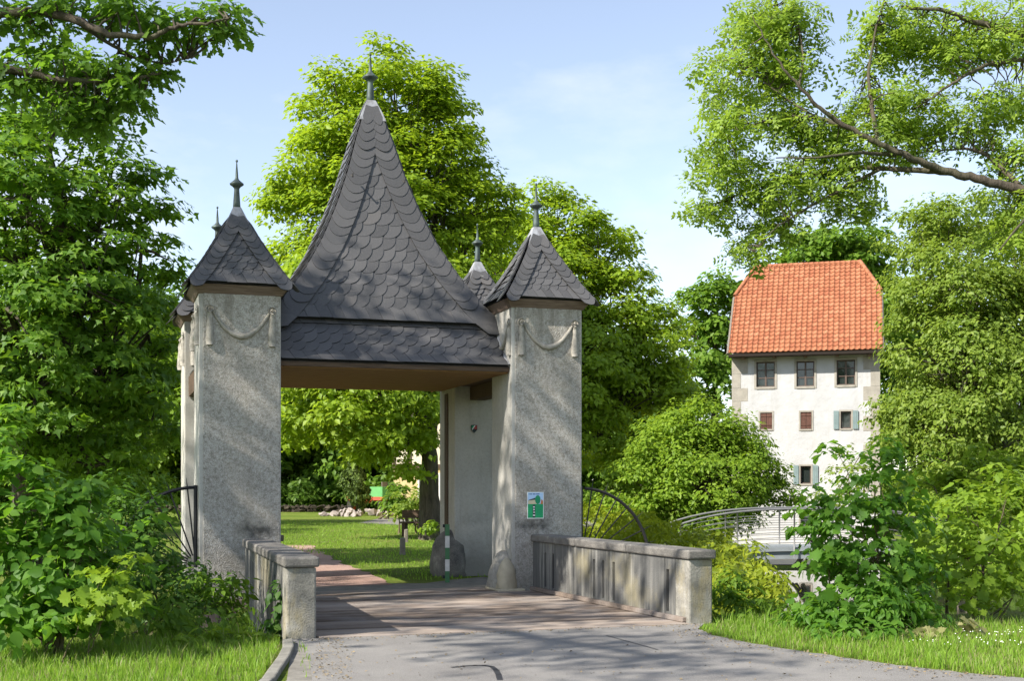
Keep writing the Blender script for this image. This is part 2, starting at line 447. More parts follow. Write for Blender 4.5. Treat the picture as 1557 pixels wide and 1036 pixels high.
# ------------------------------------------------------------------ mesh helpers
class MB:
    def __init__(self):
        self.v, self.f, self.nv = [], [], 0

    def add(self, verts, faces):
        verts = np.asarray(verts, float)
        self.v.append(verts)
        for f in faces:
            self.f.append([i + self.nv for i in f])
        self.nv += len(verts)
        return self

    def box(self, c, s, rot=None):
        c, h = np.array(c, float), np.array(s, float) / 2
        p = np.array([[x, y, z] for x in (-1, 1) for y in (-1, 1) for z in (-1, 1)], float) * h
        if rot is not None:
            p = p @ np.array(rot).T
        return self.add(p + c, [(0, 1, 3, 2), (4, 6, 7, 5), (0, 4, 5, 1), (2, 3, 7, 6), (0, 2, 6, 4), (1, 5, 7, 3)])

    def box2(self, a, b):
        a, b = np.array(a, float), np.array(b, float)
        return self.box((a + b) / 2, np.abs(b - a))

    def hexa(self, bot, top):
        """two quads of four points, counter-clockwise from above"""
        return self.add(list(bot) + list(top), [(3, 2, 1, 0), (4, 5, 6, 7), (0, 1, 5, 4), (1, 2, 6, 5), (2, 3, 7, 6), (3, 0, 4, 7)])

    def tube(self, pts, radii, n=6, caps=True):
        pts = np.asarray(pts, float)
        m = len(pts)
        radii = np.broadcast_to(np.asarray(radii, float), (m,))
        t = np.gradient(pts, axis=0)
        t /= np.linalg.norm(t, axis=1)[:, None] + 1e-9
        ref = np.array([0, 0, 1.0]) if abs(t[0][2]) < 0.9 else np.array([1.0, 0, 0])
        a = np.cross(t, ref); a /= np.linalg.norm(a, axis=1)[:, None] + 1e-9
        b = np.cross(t, a)
        th = np.arange(n) * 2 * math.pi / n
        ring = a[:, None, :] * np.cos(th)[None, :, None] + b[:, None, :] * np.sin(th)[None, :, None]
        v = (pts[:, None, :] + ring * radii[:, None, None]).reshape(-1, 3)
        f = []
        for i in range(m - 1):
            for j in range(n):
                k = (j + 1) % n
                f.append((i * n + j, i * n + k, (i + 1) * n + k, (i + 1) * n + j))
        if caps:
            f.append(tuple(range(n)))
            f.append(tuple((m - 1) * n + j for j in reversed(range(n))))
        return self.add(v, f)

    def lathe(self, prof, c=(0, 0, 0), n=16):
        v, f = [], []
        for r, z in prof:
            for j in range(n):
                a = 2 * math.pi * j / n
                v.append((c[0] + r * math.cos(a), c[1] + r * math.sin(a), c[2] + z))
        for i in range(len(prof) - 1):
            for j in range(n):
                k = (j + 1) % n
                f.append((i * n + j, i * n + k, (i + 1) * n + k, (i + 1) * n + j))
        f.append(tuple(reversed(range(n))))
        f.append(tuple((len(prof) - 1) * n + j for j in range(n)))
        return self.add(v, f)

    def prism(self, poly, z0, z1):
        n = len(poly)
        v = [(x, y, z0) for x, y in poly] + [(x, y, z1) for x, y in poly]
        f = [tuple(reversed(range(n))), tuple(range(n, 2 * n))] + [(i, (i + 1) % n, n + (i + 1) % n, n + i) for i in range(n)]
        return self.add(v, f)

    def mesh(self, name, mat, smooth=False):
        me = bpy.data.meshes.new(name)
        me.from_pydata(np.concatenate(self.v).tolist(), [], self.f)
        me.materials.append(M[mat])
        if smooth:
            me.polygons.foreach_set('use_smooth', [True] * len(me.polygons))
        me.update()
        return me

    def build(self, name, mat, parent=None, smooth=False, bevel=0.0, loc=None, kind=None):
        return link(name, self.mesh(name, mat, smooth), parent, bevel, loc, kind)


def link(name, me, parent=None, bevel=0.0, loc=None, kind=None):
    o = bpy.data.objects.new(name, me)
    C.objects.link(o)
    if parent is not None:
        o.parent = parent
    if loc is not None:
        o.location = loc
    if bevel:
        b = o.modifiers.new('bevel', 'BEVEL')
        b.width = bevel
        b.segments = 2
        b.limit_method = 'ANGLE'
    if kind:
        o['kind'] = kind
    return o


def tag(o, label, cat, group=None):
    o['label'] = label
    o['category'] = cat
    if group:
        o['group'] = group
    return o


def thing(name, label, cat, loc=(0, 0, 0), rz=0.0, group=None):
    o = bpy.data.objects.new(name, None)
    C.objects.link(o)
    o.location = loc
    o.rotation_euler = (0, 0, rz)
    o.empty_display_size = 0.2
    return tag(o, label, cat, group)


def np_mesh(name, Vv, Fv, mat, attr=None, smooth=False):
    """fast mesh of triangles or quads from numpy arrays"""
    me = bpy.data.meshes.new(name)
    k = Fv.shape[1]
    me.vertices.add(len(Vv))
    me.vertices.foreach_set('co', np.ascontiguousarray(Vv, dtype=np.float32).ravel())
    me.loops.add(Fv.size)
    me.loops.foreach_set('vertex_index', np.ascontiguousarray(Fv, dtype=np.int32).ravel())
    me.polygons.add(len(Fv))
    me.polygons.foreach_set('loop_start', np.arange(0, Fv.size, k, dtype=np.int32))
    if attr is not None:
        a = me.attributes.new('v', 'FLOAT', 'POINT')
        a.data.foreach_set('value', np.ascontiguousarray(attr, dtype=np.float32))
    me.materials.append(M[mat])
    if smooth:
        me.polygons.foreach_set('use_smooth', np.ones(len(Fv), dtype=bool))
    me.update(calc_edges=True)
    return me


def unit(a):
    return a / (np.linalg.norm(a, axis=-1, keepdims=True) + 1e-9)


# ------------------------------------------------------------------ leaf shapes (x along the leaf, y across, z up; unit length)
def fan(outline, center=(0.35, 0, 0)):
    v = np.array([center] + list(outline), float)
    n = len(outline)
    f = np.array([(0, 1 + i, 1 + (i + 1) % n) for i in range(n)])
    return v, f


def curl(v, fold=0.18, droop=0.25):
    v = v.copy()
    v[:, 2] += fold * np.abs(v[:, 1]) - droop * v[:, 0] ** 2 * 0.5
    return v


LEAF = {}
LEAF['simple'] = (np.array([(0, 0, 0), (0.45, 0.30, 0.07), (1, 0, -0.10), (0.45, -0.30, 0.07)]), np.array([(0, 2, 1), (0, 3, 2)]))
o_ = [(0, 0, 0), (0.12, -0.28, 0), (0.42, -0.38, 0), (0.75, -0.2, 0), (1, 0, 0), (0.75, 0.2, 0), (0.42, 0.38, 0), (0.12, 0.28, 0)]
v_, f_ = fan(o_); LEAF['heart'] = (curl(v_), f_)
o_ = [(0, 0, 0), (0.25, -0.17, 0), (0.55, -0.2, 0), (0.8, -0.1, 0), (1, 0, 0), (0.8, 0.1, 0), (0.55, 0.2, 0), (0.25, 0.17, 0)]
v_, f_ = fan(o_, (0.5, 0, 0)); LEAF['lance'] = (curl(v_, 0.25, 0.5), f_)
half = [(0.02, 0.16), (-0.10, 0.34), (0.22, 0.32), (0.20, 0.58), (0.42, 0.44), (0.60, 0.50), (0.58, 0.26), (0.76, 0.24), (0.74, 0.12)]
o_ = [(0, 0, 0)] + [(x, -y, 0) for x, y in half] + [(1, 0, 0)] + [(x, y, 0) for x, y in reversed(half)]
v_, f_ = fan(o_, (0.30, 0, 0)); LEAF['maple'] = (curl(v_, 0.12, 0.3), f_)
half = [(0.10, 0.07), (0.22, 0.17), (0.34, 0.10), (0.48, 0.25), (0.60, 0.13), (0.74, 0.28), (0.86, 0.14)]
o_ = [(0, 0, 0)] + [(x, -y, 0) for x, y in half] + [(1, 0, 0)] + [(x, y, 0) for x, y in reversed(half)]
v_, f_ = fan(o_, (0.5, 0, 0)); LEAF['oak'] = (curl(v_, 0.2, 0.3), f_)
half = [(0.05, 0.20), (0.30, 0.42), (0.42, 0.22), (0.72, 0.22)]
o_ = [(0, 0, 0)] + [(x, -y, 0) for x, y in half] + [(1, 0, 0)] + [(x, y, 0) for x, y in reversed(half)]
v_, f_ = fan(o_, (0.30, 0, 0)); LEAF['lobed'] = (curl(v_, 0.15, 0.3), f_)


def pinnate(pairs=3, lw=0.085, ll=0.36):
    vs, fs, n = [], [], 0
    for i in range(pairs):
        x = 0.18 + 0.62 * i / (pairs - 1)
        for s in (-1, 1):
            a = np.array([x, 0, -0.25 * x * x])
            d = np.array([0.55, s * 0.83, -0.12]) * ll
            w = np.array([0.83, -s * 0.55, 0]) * lw
            vs += [a, a + d * .5 + w, a + d, a + d * .5 - w]
            fs += [(n, n + 1, n + 2), (n, n + 2, n + 3)]
            n += 4
    a = np.array([0.78, 0, -0.16]); d = np.array([0.3, 0, -0.1]); w = np.array([0, lw, 0])
    vs += [a, a + d * .5 + w, a + d, a + d * .5 - w]
    fs += [(n, n + 1, n + 2), (n, n + 2, n + 3)]
    return np.array(vs), np.array(fs)


LEAF['pinnate'] = pinnate()
o_ = [(0, 0, 0), (0.22, -0.46, 0), (0.42, -0.18, 0), (1, 0, 0), (0.42, 0.18, 0), (0.22, 0.46, 0)]
v_, f_ = fan(o_, (0.30, 0, 0)); LEAF['star'] = (curl(v_, 0.15, 0.3), f_)


def frames(nrm, drv):
    n = unit(nrm)
    x = unit(drv - n * np.sum(drv * n, 1, keepdims=True))
    y = np.cross(n, x)
    return np.stack([x, y, n], axis=2)


def leaves(rng, cen, cr, per, flat=0.5, up=0.9, outw=0.5, core=None, droop=0.35, size=0.12, spread=0.35):
    """positions, frames, sizes of leaves in clumps round cen (N,3) of radius cr (N,)"""
    n = len(cen) * per
    c = np.repeat(cen, per, 0)
    r = np.repeat(cr, per)
    d = unit(rng.normal(size=(n, 3)))
    d[:, 2] = np.abs(d[:, 2]) * np.where(rng.random(n) < 0.75, 1, -0.6)
    rad = rng.random(n) ** 0.45
    off = d * rad[:, None]
    off[:, 2] *= flat
    # clumps sag at their outer rim
    off[:, 2] -= 0.28 * (off[:, 0] ** 2 + off[:, 1] ** 2)
    p = c + off * r[:, None]
    o = unit(d * np.array([1, 1, 0.4]))
    nn = np.array([0, 0, up]) + o * outw + rng.normal(size=(n, 3)) * 0.42
    if core is not None:
        nn = nn + unit(p - core) * 0.45
    dr = o + rng.normal(size=(n, 3)) * 0.5
    dr[:, 2] -= droop
    s = size * (1 + spread * rng.normal(size=n)).clip(0.45, 1.7)
    return p, frames(nn, dr), s


def leaf_mesh(name, rng, p, fr, s, tpl, mat):
    tv, tf = LEAF[tpl]
    n, k = len(p), len(tv)
    vv = np.einsum('nij,kj->nki', fr, tv) * s[:, None, None] + p[:, None, :]
    ff = tf[None] + (np.arange(n) * k)[:, None, None]
    at = np.repeat(rng.random(n), k)
    return np_mesh(name, vv.reshape(-1, 3), ff.reshape(-1, 3), mat, at)


_tplmesh = {}


def leaf_objects(parent, base, p, fr, s, tpl, mat, name='leaf'):
    key = (tpl, mat)
    if key not in _tplmesh:
        tv, tf = LEAF[tpl]
        _tplmesh[key] = np_mesh(name, tv, tf, mat)
    for i in range(len(p)):
        o = bpy.data.objects.new(name, _tplmesh[key])
        C.objects.link(o)
        o.parent = parent
        m = np.eye(4)
        m[:3, :3] = fr[i] * s[i]
        m[:3, 3] = p[i] - base
        o.matrix_basis = Matrix(m.tolist())


def sample_lobes(rng, lobes, per_m2, rmin, rmax, fill=0.55, lo=-0.75):
    """clump centres on and inside ellipsoid lobes [(centre, (rx,ry,rz)), ...]"""
    cs, rs, ids = [], [], []
    for i, (c, rad) in enumerate(lobes):
        rad = np.array(rad)
        area = 4 * math.pi * (((rad[0] * rad[1]) ** 1.6 + (rad[0] * rad[2]) ** 1.6 + (rad[1] * rad[2]) ** 1.6) / 3) ** (1 / 1.6)
        n = max(3, int(area * per_m2))
        d = unit(rng.normal(size=(n * 2, 3)))
        d = d[d[:, 2] > lo][:n]
        rr = fill + (1.02 - fill) * rng.random(len(d)) ** 0.6
        rr *= 1 + 0.10 * np.sin(d[:, 0] * 5 + i) * np.sin(d[:, 1] * 4 + 2 * i) + 0.10 * np.sin(d[:, 2] * 7 + i)
        cs.append(np.array(c) + d * rad * rr[:, None])
        rs.append(rmin + (rmax - rmin) * rng.random(len(d)))
        ids.append(np.full(len(d), i))
    return np.concatenate(cs), np.concatenate(rs), np.concatenate(ids)


def bent(rng, a, b, n=5, amp=0.06, sag=0.0):
    a, b = np.array(a, float), np.array(b, float)
    t = np.linspace(0, 1, n)[:, None]
    L = np.linalg.norm(b - a)
    w = np.sin(t * math.pi)
    return a + (b - a) * t + w * rng.normal(size=(n, 3)) * amp * L * 0.5 + w * np.array([0, 0, sag * L])


def tree(name, label, cat, base, lobes, mat, tpl='heart', leaf=0.16, per_m2=0.9, per=120, cr=(0.55, 0.95), trunk_r=0.3, bark='bark_dark', seed=1,
         flat=0.5, fill=0.55, lo=-0.75, group=None, top=None, twigs=0.5, up=0.9, droop=0.35, lean=(0, 0), parts=0, stems=1, forks=True, leafname='crown', outw=0.5, tpl2=None):
    rng = np.random.default_rng(seed)
    base = np.array(base, float)
    t = thing(name, label, cat, tuple(base), 0, group)
    cen, r, ids = sample_lobes(rng, lobes, per_m2, cr[0], cr[1], fill, lo)
    allc = np.array([c for c, _ in lobes]).mean(0)
    p, fr, s = leaves(rng, cen, r, per, flat, up, outw, allc, droop, leaf)
    if parts:
        q = np.argsort(np.linalg.norm(p - np.array([0, 0, EYE]), axis=1) + 0.8 * rng.random(len(p)))
        near, rest = q[:parts], q[parts:]
        leaf_objects(t, base, p[near], fr[near], s[near], tpl, mat)
        p, fr, s = p[rest], fr[rest], s[rest]
    o = link(leafname, leaf_mesh(leafname, rng, p - base, fr, s, tpl2 or tpl, mat), t)
    if parts:
        o['kind'] = 'stuff'
    # wood
    mb = MB()
    topz = top if top is not None else allc[2] + 0.4 * (max(c[2] + rr[2] for c, rr in lobes) - allc[2])
    for sidx in range(stems):
        foot = np.zeros(3)
        if stems > 1:
            foot = np.array([rng.normal() * 0.25, rng.normal() * 0.2, 0])
        tp = np.array([allc[0] - base[0] + lean[0] + (rng.normal() * 0.5 if stems > 1 else 0), allc[1] - base[1] + lean[1], topz - base[2]])
        if stems > 1:
            tp = np.array(lobes[rng.integers(0, len(lobes))][0]) - base
        tr = bent(rng, foot, tp, 9, 0.03)
        trr = np.linspace(trunk_r, trunk_r * 0.28, 9)
        trr[0] *= 1.5; trr[1] *= 1.08
        mb.tube(tr, trr, 10 if trunk_r > .15 else 6)
    if forks:
        for i, (c, rr) in enumerate(lobes):
            k = int(np.clip(2 + rng.integers(0, 4), 1, 7))
            a = tr[k]
            br = bent(rng, a, np.array(c) - base, 6, 0.10, 0.05)
            r0 = min(trr[k] * 0.6, trunk_r * 0.45)
            mb.tube(br, np.linspace(r0, r0 * 0.25, 6), 6)
            sel = np.where(ids == i)[0]
            rng.shuffle(sel)
            for j in sel[:int(len(sel) * twigs)]:
                kk = rng.integers(2, 6)
                mb.tube(bent(rng, br[kk], cen[j] - base, 4, 0.10, 0.03), np.linspace(r0 * 0.30, r0 * 0.07, 4), 4, False)
    mb.build('trunk' if trunk_r > .06 else 'stem', bark, t, True)
    return t


def L(px, py, Y, rpx, rpy=None, rd=None):
    k = Y / F
    rpy = rpx if rpy is None else rpy
    return (W(px, py, Y), (rpx * k, (rd if rd is not None else rpx * k), rpy * k))

# ------------------------------------------------------------------ ground, moat, roads
def xw(y):
    return np.interp(y, [10, 20, 28, 34, 60], [2.6, 3.6, 5.2, 6.2, 6.2])


def ground_z(x, y):
    a = (x - FL[0]) * U[0] + (y - FL[1]) * U[1]
    b = (x - FL[0]) * V[0] + (y - FL[1]) * V[1]
    band = ss(-5.0, -4.0, b) * (1 - ss(-1.1, -0.5, b)) * (1 - ss(60, 70, -a))
    pond = ss(-5.0, -3.6, b) * ss(0.0, 1.6, x - xw(y)) * (1 - ss(50.0, 50.6, y)) * (1 - ss(40, 44, x))
    dip = np.maximum(band, pond)
    far = 0.35 * np.sin(x * 0.11) * np.sin(y * 0.09) * ss(80, 120, np.hypot(x, y))
    house = ss(49.8, 50.6, y) * ss(5.2, 7.2, x) * (1 - ss(85, 100, y)) * (1 - ss(40, 44, x))
    return -2.9 * dip * (1 - house) - 1.75 * house + far


def grid_axis(lo, hi, a, b, step):
    mid = np.arange(lo, hi + 1e-6, step)
    out, s, x = [], step, hi
    while x < b:
        s *= 1.35; x += s; out.append(x)
    left, s, x = [], step, lo
    while x > a:
        s *= 1.35; x -= s; left.append(x)
    return np.array(left[::-1] + list(mid) + out)


gx = grid_axis(-24, 34, -1600, 1600, 0.5)
gy = grid_axis(6, 62, -400, 2600, 0.5)
XX, YY = np.meshgrid(gx, gy)
ZZ = ground_z(XX, YY)
nx, ny = len(gx), len(gy)
ii = np.arange(nx * ny).reshape(ny, nx)
FF = np.stack([ii[:-1, :-1], ii[:-1, 1:], ii[1:, 1:], ii[1:, :-1]], -1).reshape(-1, 4)
link('ground', np_mesh('ground', np.stack([XX, YY, ZZ], -1).reshape(-1, 3), FF, 'lawn', None, True), None, kind='structure')

# moat water: one sheet under the bank edges
MB().add([(-60, 8, -1.78), (46, 8, -1.78), (46, 50.62, -1.78), (-60, 50.62, -1.78)], [(0, 1, 2, 3)]).build('moat_water', 'moat_water', None, kind='structure')


def sheet(name, pts, z, mat, kind='structure'):
    v = [(x, y, z) for x, y in pts]
    return MB().add(v, [tuple(range(len(v)))]).build(name, mat, None, kind=kind)


def gp(px, py):
    g = G(px, py)
    return (g[0], g[1])


rng = np.random.default_rng(5)
edge = [(1062, 958), (1082, 967), (1130, 977), (1200, 989), (1290, 1003), (1390, 1016), (1480, 1026), (1557, 1033)]
right = []
for (x0, y0), (x1, y1) in zip(edge[:-1], edge[1:]):
    for t in np.linspace(0, 1, 9)[:-1]:
        p = np.array(gp(x0 + (x1 - x0) * t, y0 + (y1 - y0) * t)) + rng.normal(size=2) * 0.018
        right.append(tuple(p))
AB = lambda a, b: tuple(FL + a * U + b * V)
road = [AB(0.0, -5.27), AB(4.75, -5.27)] + right + [(6.0, 9.3), (9, 7.6), (30, 3), (30, -6), (-10, -6), (-2.2, 4.0), (-1.75, 9.2), gp(475, 1036), gp(470, 1005), gp(462, 985)]
sheet('road', road, 0.006, 'asphalt')
sheet('gutter', [(-2.2, 4.0), (-1.70, 9.2), gp(478, 1036), gp(474, 1005), gp(468, 978), gp(445, 979), gp(436, 1036), (-1.98, 9.2), (-2.6, 4.0)], 0.003, 'grey_grit')
# dark tar seams in the asphalt
seam = MB()
def seam_strip(pts, w):
    P = [np.array(gp(*p)) for p in pts]
    for a, b in zip(P[:-1], P[1:]):
        d = (b - a) / (np.linalg.norm(b - a) + 1e-9); n_ = np.array([-d[1], d[0]]) * w / 2
        a2, b2 = a - d * w * .2, b + d * w * .2
        seam.add([(*(a2 - n_), .0085), (*(b2 - n_), .0085), (*(b2 + n_), .0085), (*(a2 + n_), .0085)], [(0, 1, 2, 3)])
seam_strip([(688, 1017), (705, 1015), (722, 1014), (737, 1014), (748, 1016), (754, 1021), (758, 1028), (760, 1036)], 0.05)
seam_strip([(922, 968), (946, 975), (972, 982), (1000, 990)], 0.022)
seam.build('tar_seam', 'tar', None, kind='structure')
sheet('forecourt', [AB(0.45, 0.26), AB(4.1, 0.26), AB(4.6, 0.9), AB(4.4, 2.4), AB(3.7, 1.9), AB(3.1, 1.35), AB(2.5, 1.5), AB(1.2, 1.6), AB(0.2, 1.7), AB(-0.6, 1.6)], 0.006, 'grey_grit')
pr = [AB(2.56, 1.20), (592, 889), (566, 876), (545, 867), (520, 857), (500, 847), (484, 837), (473, 829)]
pr = [p if i == 0 else gp(*p) for i, p in enumerate(pr)]
pr2 = []
for a, b in zip(pr[:-1], pr[1:]):
    for t in np.linspace(0, 1, 8)[:-1]:
        q = np.array(a) * (1 - t) + np.array(b) * t + rng.normal(size=2) * 0.05
        pr2.append(tuple(q))
pl = [tuple(np.array(p) + np.array([-3.0 + 1.2 * ss(30, 46, p[1]), 0.9 * 0]) + rng.normal(size=2) * 0.06) for p in reversed(pr2)]
sheet('gravel_path', [tuple(p) for p in pr2] + pl + [AB(-0.4, 1.30)], 0.010, 'red_gravel')

# kerb stones on the left of the road
kb = thing('kerb', 'worn stone kerb curving along the left edge of the asphalt', 'kerb', (0, 0, 0))
kp = [gp(446, 979), gp(447, 990), gp(440, 1006), gp(428, 1024), gp(418, 1040), (-1.92, 9.2), (-2.1, 8.1), (-2.4, 7.0)]
for a, b in zip(kp[:-1], kp[1:]):
    a, b = np.array(a), np.array(b)
    d = (b - a) / np.linalg.norm(b - a); n_ = np.array([d[1], -d[0]]) * 0.11
    a = a + d * 0.006; b = b - d * 0.006
    MB().hexa([(*(a), -.1), (*(b), -.1), (*(b + n_), -.1), (*(a + n_), -.1)][::-1], [(*(a), .055), (*(b), .05), (*(b + n_), .045), (*(a + n_), .045)][::-1]).build('kerb_stone', 'kerb_stone', kb, bevel=0.015)

# ------------------------------------------------------------------ bridge
br = thing('bridge_deck', 'grey brown plank deck of the bridge leading through the gate', 'bridge', (FL[0], FL[1], 0), UA)
rng = np.random.default_rng(11)
b = -5.30
while b < 0.25:
    wd = 0.142 + rng.normal() * 0.006
    t = np.clip((b + 5.27) / 4.77, 0, 1)
    a0 = 0.31 if b < -0.55 else 0.60
    a1 = (4.56 - 0.26 * t - 0.02) if b < -0.55 else 3.93
    z = 0.014 + rng.normal() * 0.002
    MB().box2((a0 + rng.random() * .02, b, z - 0.06), (a1 - rng.random() * .02, b + wd, z)).build('plank', 'deck_plank', br, bevel=0.006)
    b += wd + 0.016 + abs(rng.normal()) * 0.002
bm = MB()
for a in (0.5, 1.5, 2.5, 3.6):
    bm.box2((a - .12, -5.3, -0.42), (a + .12, 0.3, -0.065))
bm.build('beam', 'dark_timber', br)
MB().hexa([(4.50, -5.2, .017), (4.585, -5.2, .017), (4.325, -.52, .017), (4.24, -.52, .017)], [(4.51, -5.2, .075), (4.585, -5.2, .075), (4.325, -.52, .075), (4.25, -.52, .075)]).build('edge_beam', 'deck_plank', br, bevel=.01)

Bn, Af = np.array([2.03, 14.4]), np.array([0.31, 18.85])
def along(px, A_, B_):
    k = (px - CX) / F
    return (k * A_[1] - A_[0]) / ((B_[0] - A_[0]) - k * (B_[1] - A_[1]))


def parapet(name, label, near, heading, length, side, slots, depth_down, endmat=True):
    t = thing(name, label, 'parapet', (near[0], near[1], 0), math.atan2(heading[1], heading[0]))
    face = 0.0 if side < 0 else 0.30      # y of the slotted face
    y0, y1 = (-0.30, 0.0) if side < 0 else (0.0, 0.30)
    mb = MB()
    cuts = [0.34]
    for s in slots:
        cuts += [s - 0.035, s + 0.035]
    cuts += [length]
    for i in range(len(cuts) - 1):
        xa, xb = cuts[i], cuts[i + 1]
        if i % 2 == 0:
            mb.box2((xa, y0, -depth_down), (xb, y1, 0.74))
        else:
            mb.box2((xa, y0, -depth_down), (xb, y1, 0.10))
            mb.box2((xa, y0, 0.60), (xb, y1, 0.74))
            d = 0.04
            mb.box2((xa, y0 + (0 if side < 0 else 0), 0.10), (xb, y1 - d, 0.60)) if side < 0 else mb.box2((xa, y0, 0.10), (xb, y1 - d, 0.60))
    mb.build('wall', 'streaked_concrete', t)
    MB().box2((0, y0 - 0.004, -0.35), (0.338, y1 + 0.004, 0.742)).build('end_post', 'lichen_concrete', t, bevel=0.02)
    x = -0.035
    rg = np.random.default_rng(int(length * 100))
    lens = [1.62, 1.6, 1.7]
    for k in range(3):
        xe = min(length, x + lens[k]) if k < 2 else length
        MB().box2((x, y0 - 0.035, 0.744), (xe - 0.008, y1 + 0.035, 0.852 + rg.normal() * .002)).build('coping_stone', 'coping_stone', t, bevel=0.022)
        x = xe
    return t

hd = (Af - Bn) / np.linalg.norm(Af - Bn)
LR = float(np.linalg.norm(Af - Bn))
sl = sorted(LR * (1 - along(p, Af, Bn)) for p in (829, 841, 903, 917, 933, 1015, 1034))
parapet('bridge_parapet', 'rain streaked concrete parapet with narrow slots right of the plank deck', Bn, hd, LR + 0.02, -1, sl, 0.02)
Ln = np.array([-2.04, 13.1])
lh = np.array([-0.300, 0.954])
lp = parapet('bridge_parapet', 'concrete parapet with ochre lichen on its near end left of the plank deck', Ln, lh, 4.45, 1, [0.75, 1.0, 1.9, 2.15, 2.4, 3.4, 3.65], 0.02)
MB().box2((0.36, 0.05, -2.4), (4.3, 0.27, -0.03)).build('spandrel', 'streaked_concrete', lp)
MB().box2((0.30, 0.272, -0.55), (4.3, 0.42, -0.40)).build('ledge', 'coping_stone', lp, bevel=0.02)
rp_ = MB().box2((-0.1, -0.28, -2.4), (LR, -0.05, -0.03))
# ------------------------------------------------------------------ gatehouse
gate = thing('gatehouse', 'grey rendered gatehouse of four corner piers under a tall slate pyramid roof', 'gatehouse', (FL[0], FL[1], 0), UA)
PU, PV = 4.53, 3.20
HU, HV = 0.56, 0.50


def plate(outline, t=0.013):
    n = len(outline)
    v = [(x, y, t) for x, y in outline] + [(x, y, 0) for x, y in outline]
    f = [tuple(range(n))] + [(i, n + i, n + (i + 1) % n, (i + 1) % n) for i in range(n)]
    f += [tuple(reversed(range(n, 2 * n)))]
    return np.array(v, float), f

arc = [(0.82 - 0.82 * math.sin(a), 0.66 - 0.66 * math.cos(a)) for a in np.linspace(math.pi / 2, 0, 8)]
SCALE = plate([(0.0, 1.0)] + arc + [(1.0, 0.0), (1.0, 1.0)])
arc2 = [(x, -0.55 * (1 - (2 * x - 1) ** 2)) for x in np.linspace(0, 1, 7)]
BORDER = plate([(0.0, 1.0)] + arc2 + [(1.0, 1.0)])
arc3 = [(1 - x, y) for x, y in reversed(arc)]
SCALE_R = plate([(0.0, 1.0), (0.0, 0.0)] + arc3 + [(1.0, 1.0)])
STARTER = plate([(0.0, 1.0), (0.36, 0.0), (1.36, 0.0), (1.0, 1.0)])
SHAPES = {'starter': STARTER, 'scale': SCALE, 'border': BORDER, 'mirror': SCALE_R}
slate_mesh = {}
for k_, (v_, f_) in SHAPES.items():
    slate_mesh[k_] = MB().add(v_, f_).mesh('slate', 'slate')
    slate_mesh[k_].materials.append(M['slate_edge_shade'])
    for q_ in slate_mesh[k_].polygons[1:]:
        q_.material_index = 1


def mat4(x, y, z, o):
    m = np.eye(4)
    m[:3, 0], m[:3, 1], m[:3, 2], m[:3, 3] = x, y, z, o
    return m

SIDES = [((1, 0, 0), (0, -1, 0)), ((0, 1, 0), (1, 0, 0)), ((-1, 0, 0), (0, 1, 0)), ((0, -1, 0), (-1, 0, 0))]  # front, right, back, left: (along, outward)


def cover(rng, prof, along_dir, out_dir, row, width, bw, bstep, borders=True, shape='mirror'):
    """slates on one roof side; prof: list of (halfwidth, halfdepth, z) from the eave up"""
    a, b = np.array(along_dir, float), np.array(out_dir, float)
    P = np.array(prof, float)
    seg = np.hypot(np.diff(P[:, 1]), np.diff(P[:, 2]))
    S = np.concatenate([[0], np.cumsum(seg)])
    fw = lambda s: np.interp(s, S, P[:, 0]); fd = lambda s: np.interp(s, S, P[:, 1]); fz = lambda s: np.interp(s, S, P[:, 2])
    out = []
    zz = np.array([0, 0, 1.0])
    s = -0.01
    while s < S[-1] - row * 0.3:
        e = 0.5 * row
        T = -b * (fd(s) - fd(s + row)) + zz * (fz(s + row) - fz(s))
        if np.linalg.norm(T) < 1e-6:
            break
        T = T / np.linalg.norm(T)
        N = np.cross(a, T)
        ln = row * 1.5
        Tt = T * 0.999 - N * (0.028 / ln)
        w = float(fw(max(s, 0) + row * 0.25))
        x0 = -w + (bw * 0.93 if borders else 0)
        x1 = w - (bw * 0.93 if borders else 0)
        if x1 - x0 > width * 0.4:
            n = max(1, int(round((x1 - x0) / width)))
            sp = (x1 - x0) / n
            for i in range(n):
                wi = sp * 1.32
                shp = shape if (s > 0 and (borders or s < S[-1] - row * 1.3)) else 'starter'
                xs = x0 + sp * i - sp * (0.16 if shp != 'starter' else 0.40)
                At = a * 0.999 + N * ((0.026 if shp == 'mirror' else -0.012) / wi)
                o = a * xs + b * float(fd(max(s, 0))) + zz * float(fz(max(s, 0))) + N * (0.026 + rng.random() * .003) + T * (min(s, 0) + rng.normal() * 0.003)
                if i == n - 1 and not borders:
                    wi = sp * 1.06
                out.append((shp, mat4(At * wi, Tt * ln, N, o - (At - a) * wi * 0.5)))
        s += row
    if borders:
        for sg in (-1, 1):
            s = 0.0
            while s < S[-1] - 0.02:
                p0 = a * sg * fw(s) + b * fd(s) + zz * fz(s)
                s2 = min(s + bstep, S[-1])
                p1 = a * sg * fw(s2) + b * fd(s2) + zz * fz(s2)
                H = (p1 - p0); hl = np.linalg.norm(H); H = H / hl
                Pd = a - H * np.dot(a, H); Pd /= np.linalg.norm(Pd)
                N = np.cross(Pd, H)
                wb = min(bw, 1.02 * fw(s) * float(np.dot(Pd, a)) + 0.03)
                o = p0 + N * (0.040 + rng.random() * .003) - (Pd * (wb - 0.012) if sg > 0 else Pd * 0.012)
                ln = bstep * 1.5
                out.append(('border', mat4(Pd * wb, (H * 0.999 - N * (0.022 / ln)) * ln, N, o)))
                s += bstep
    return out


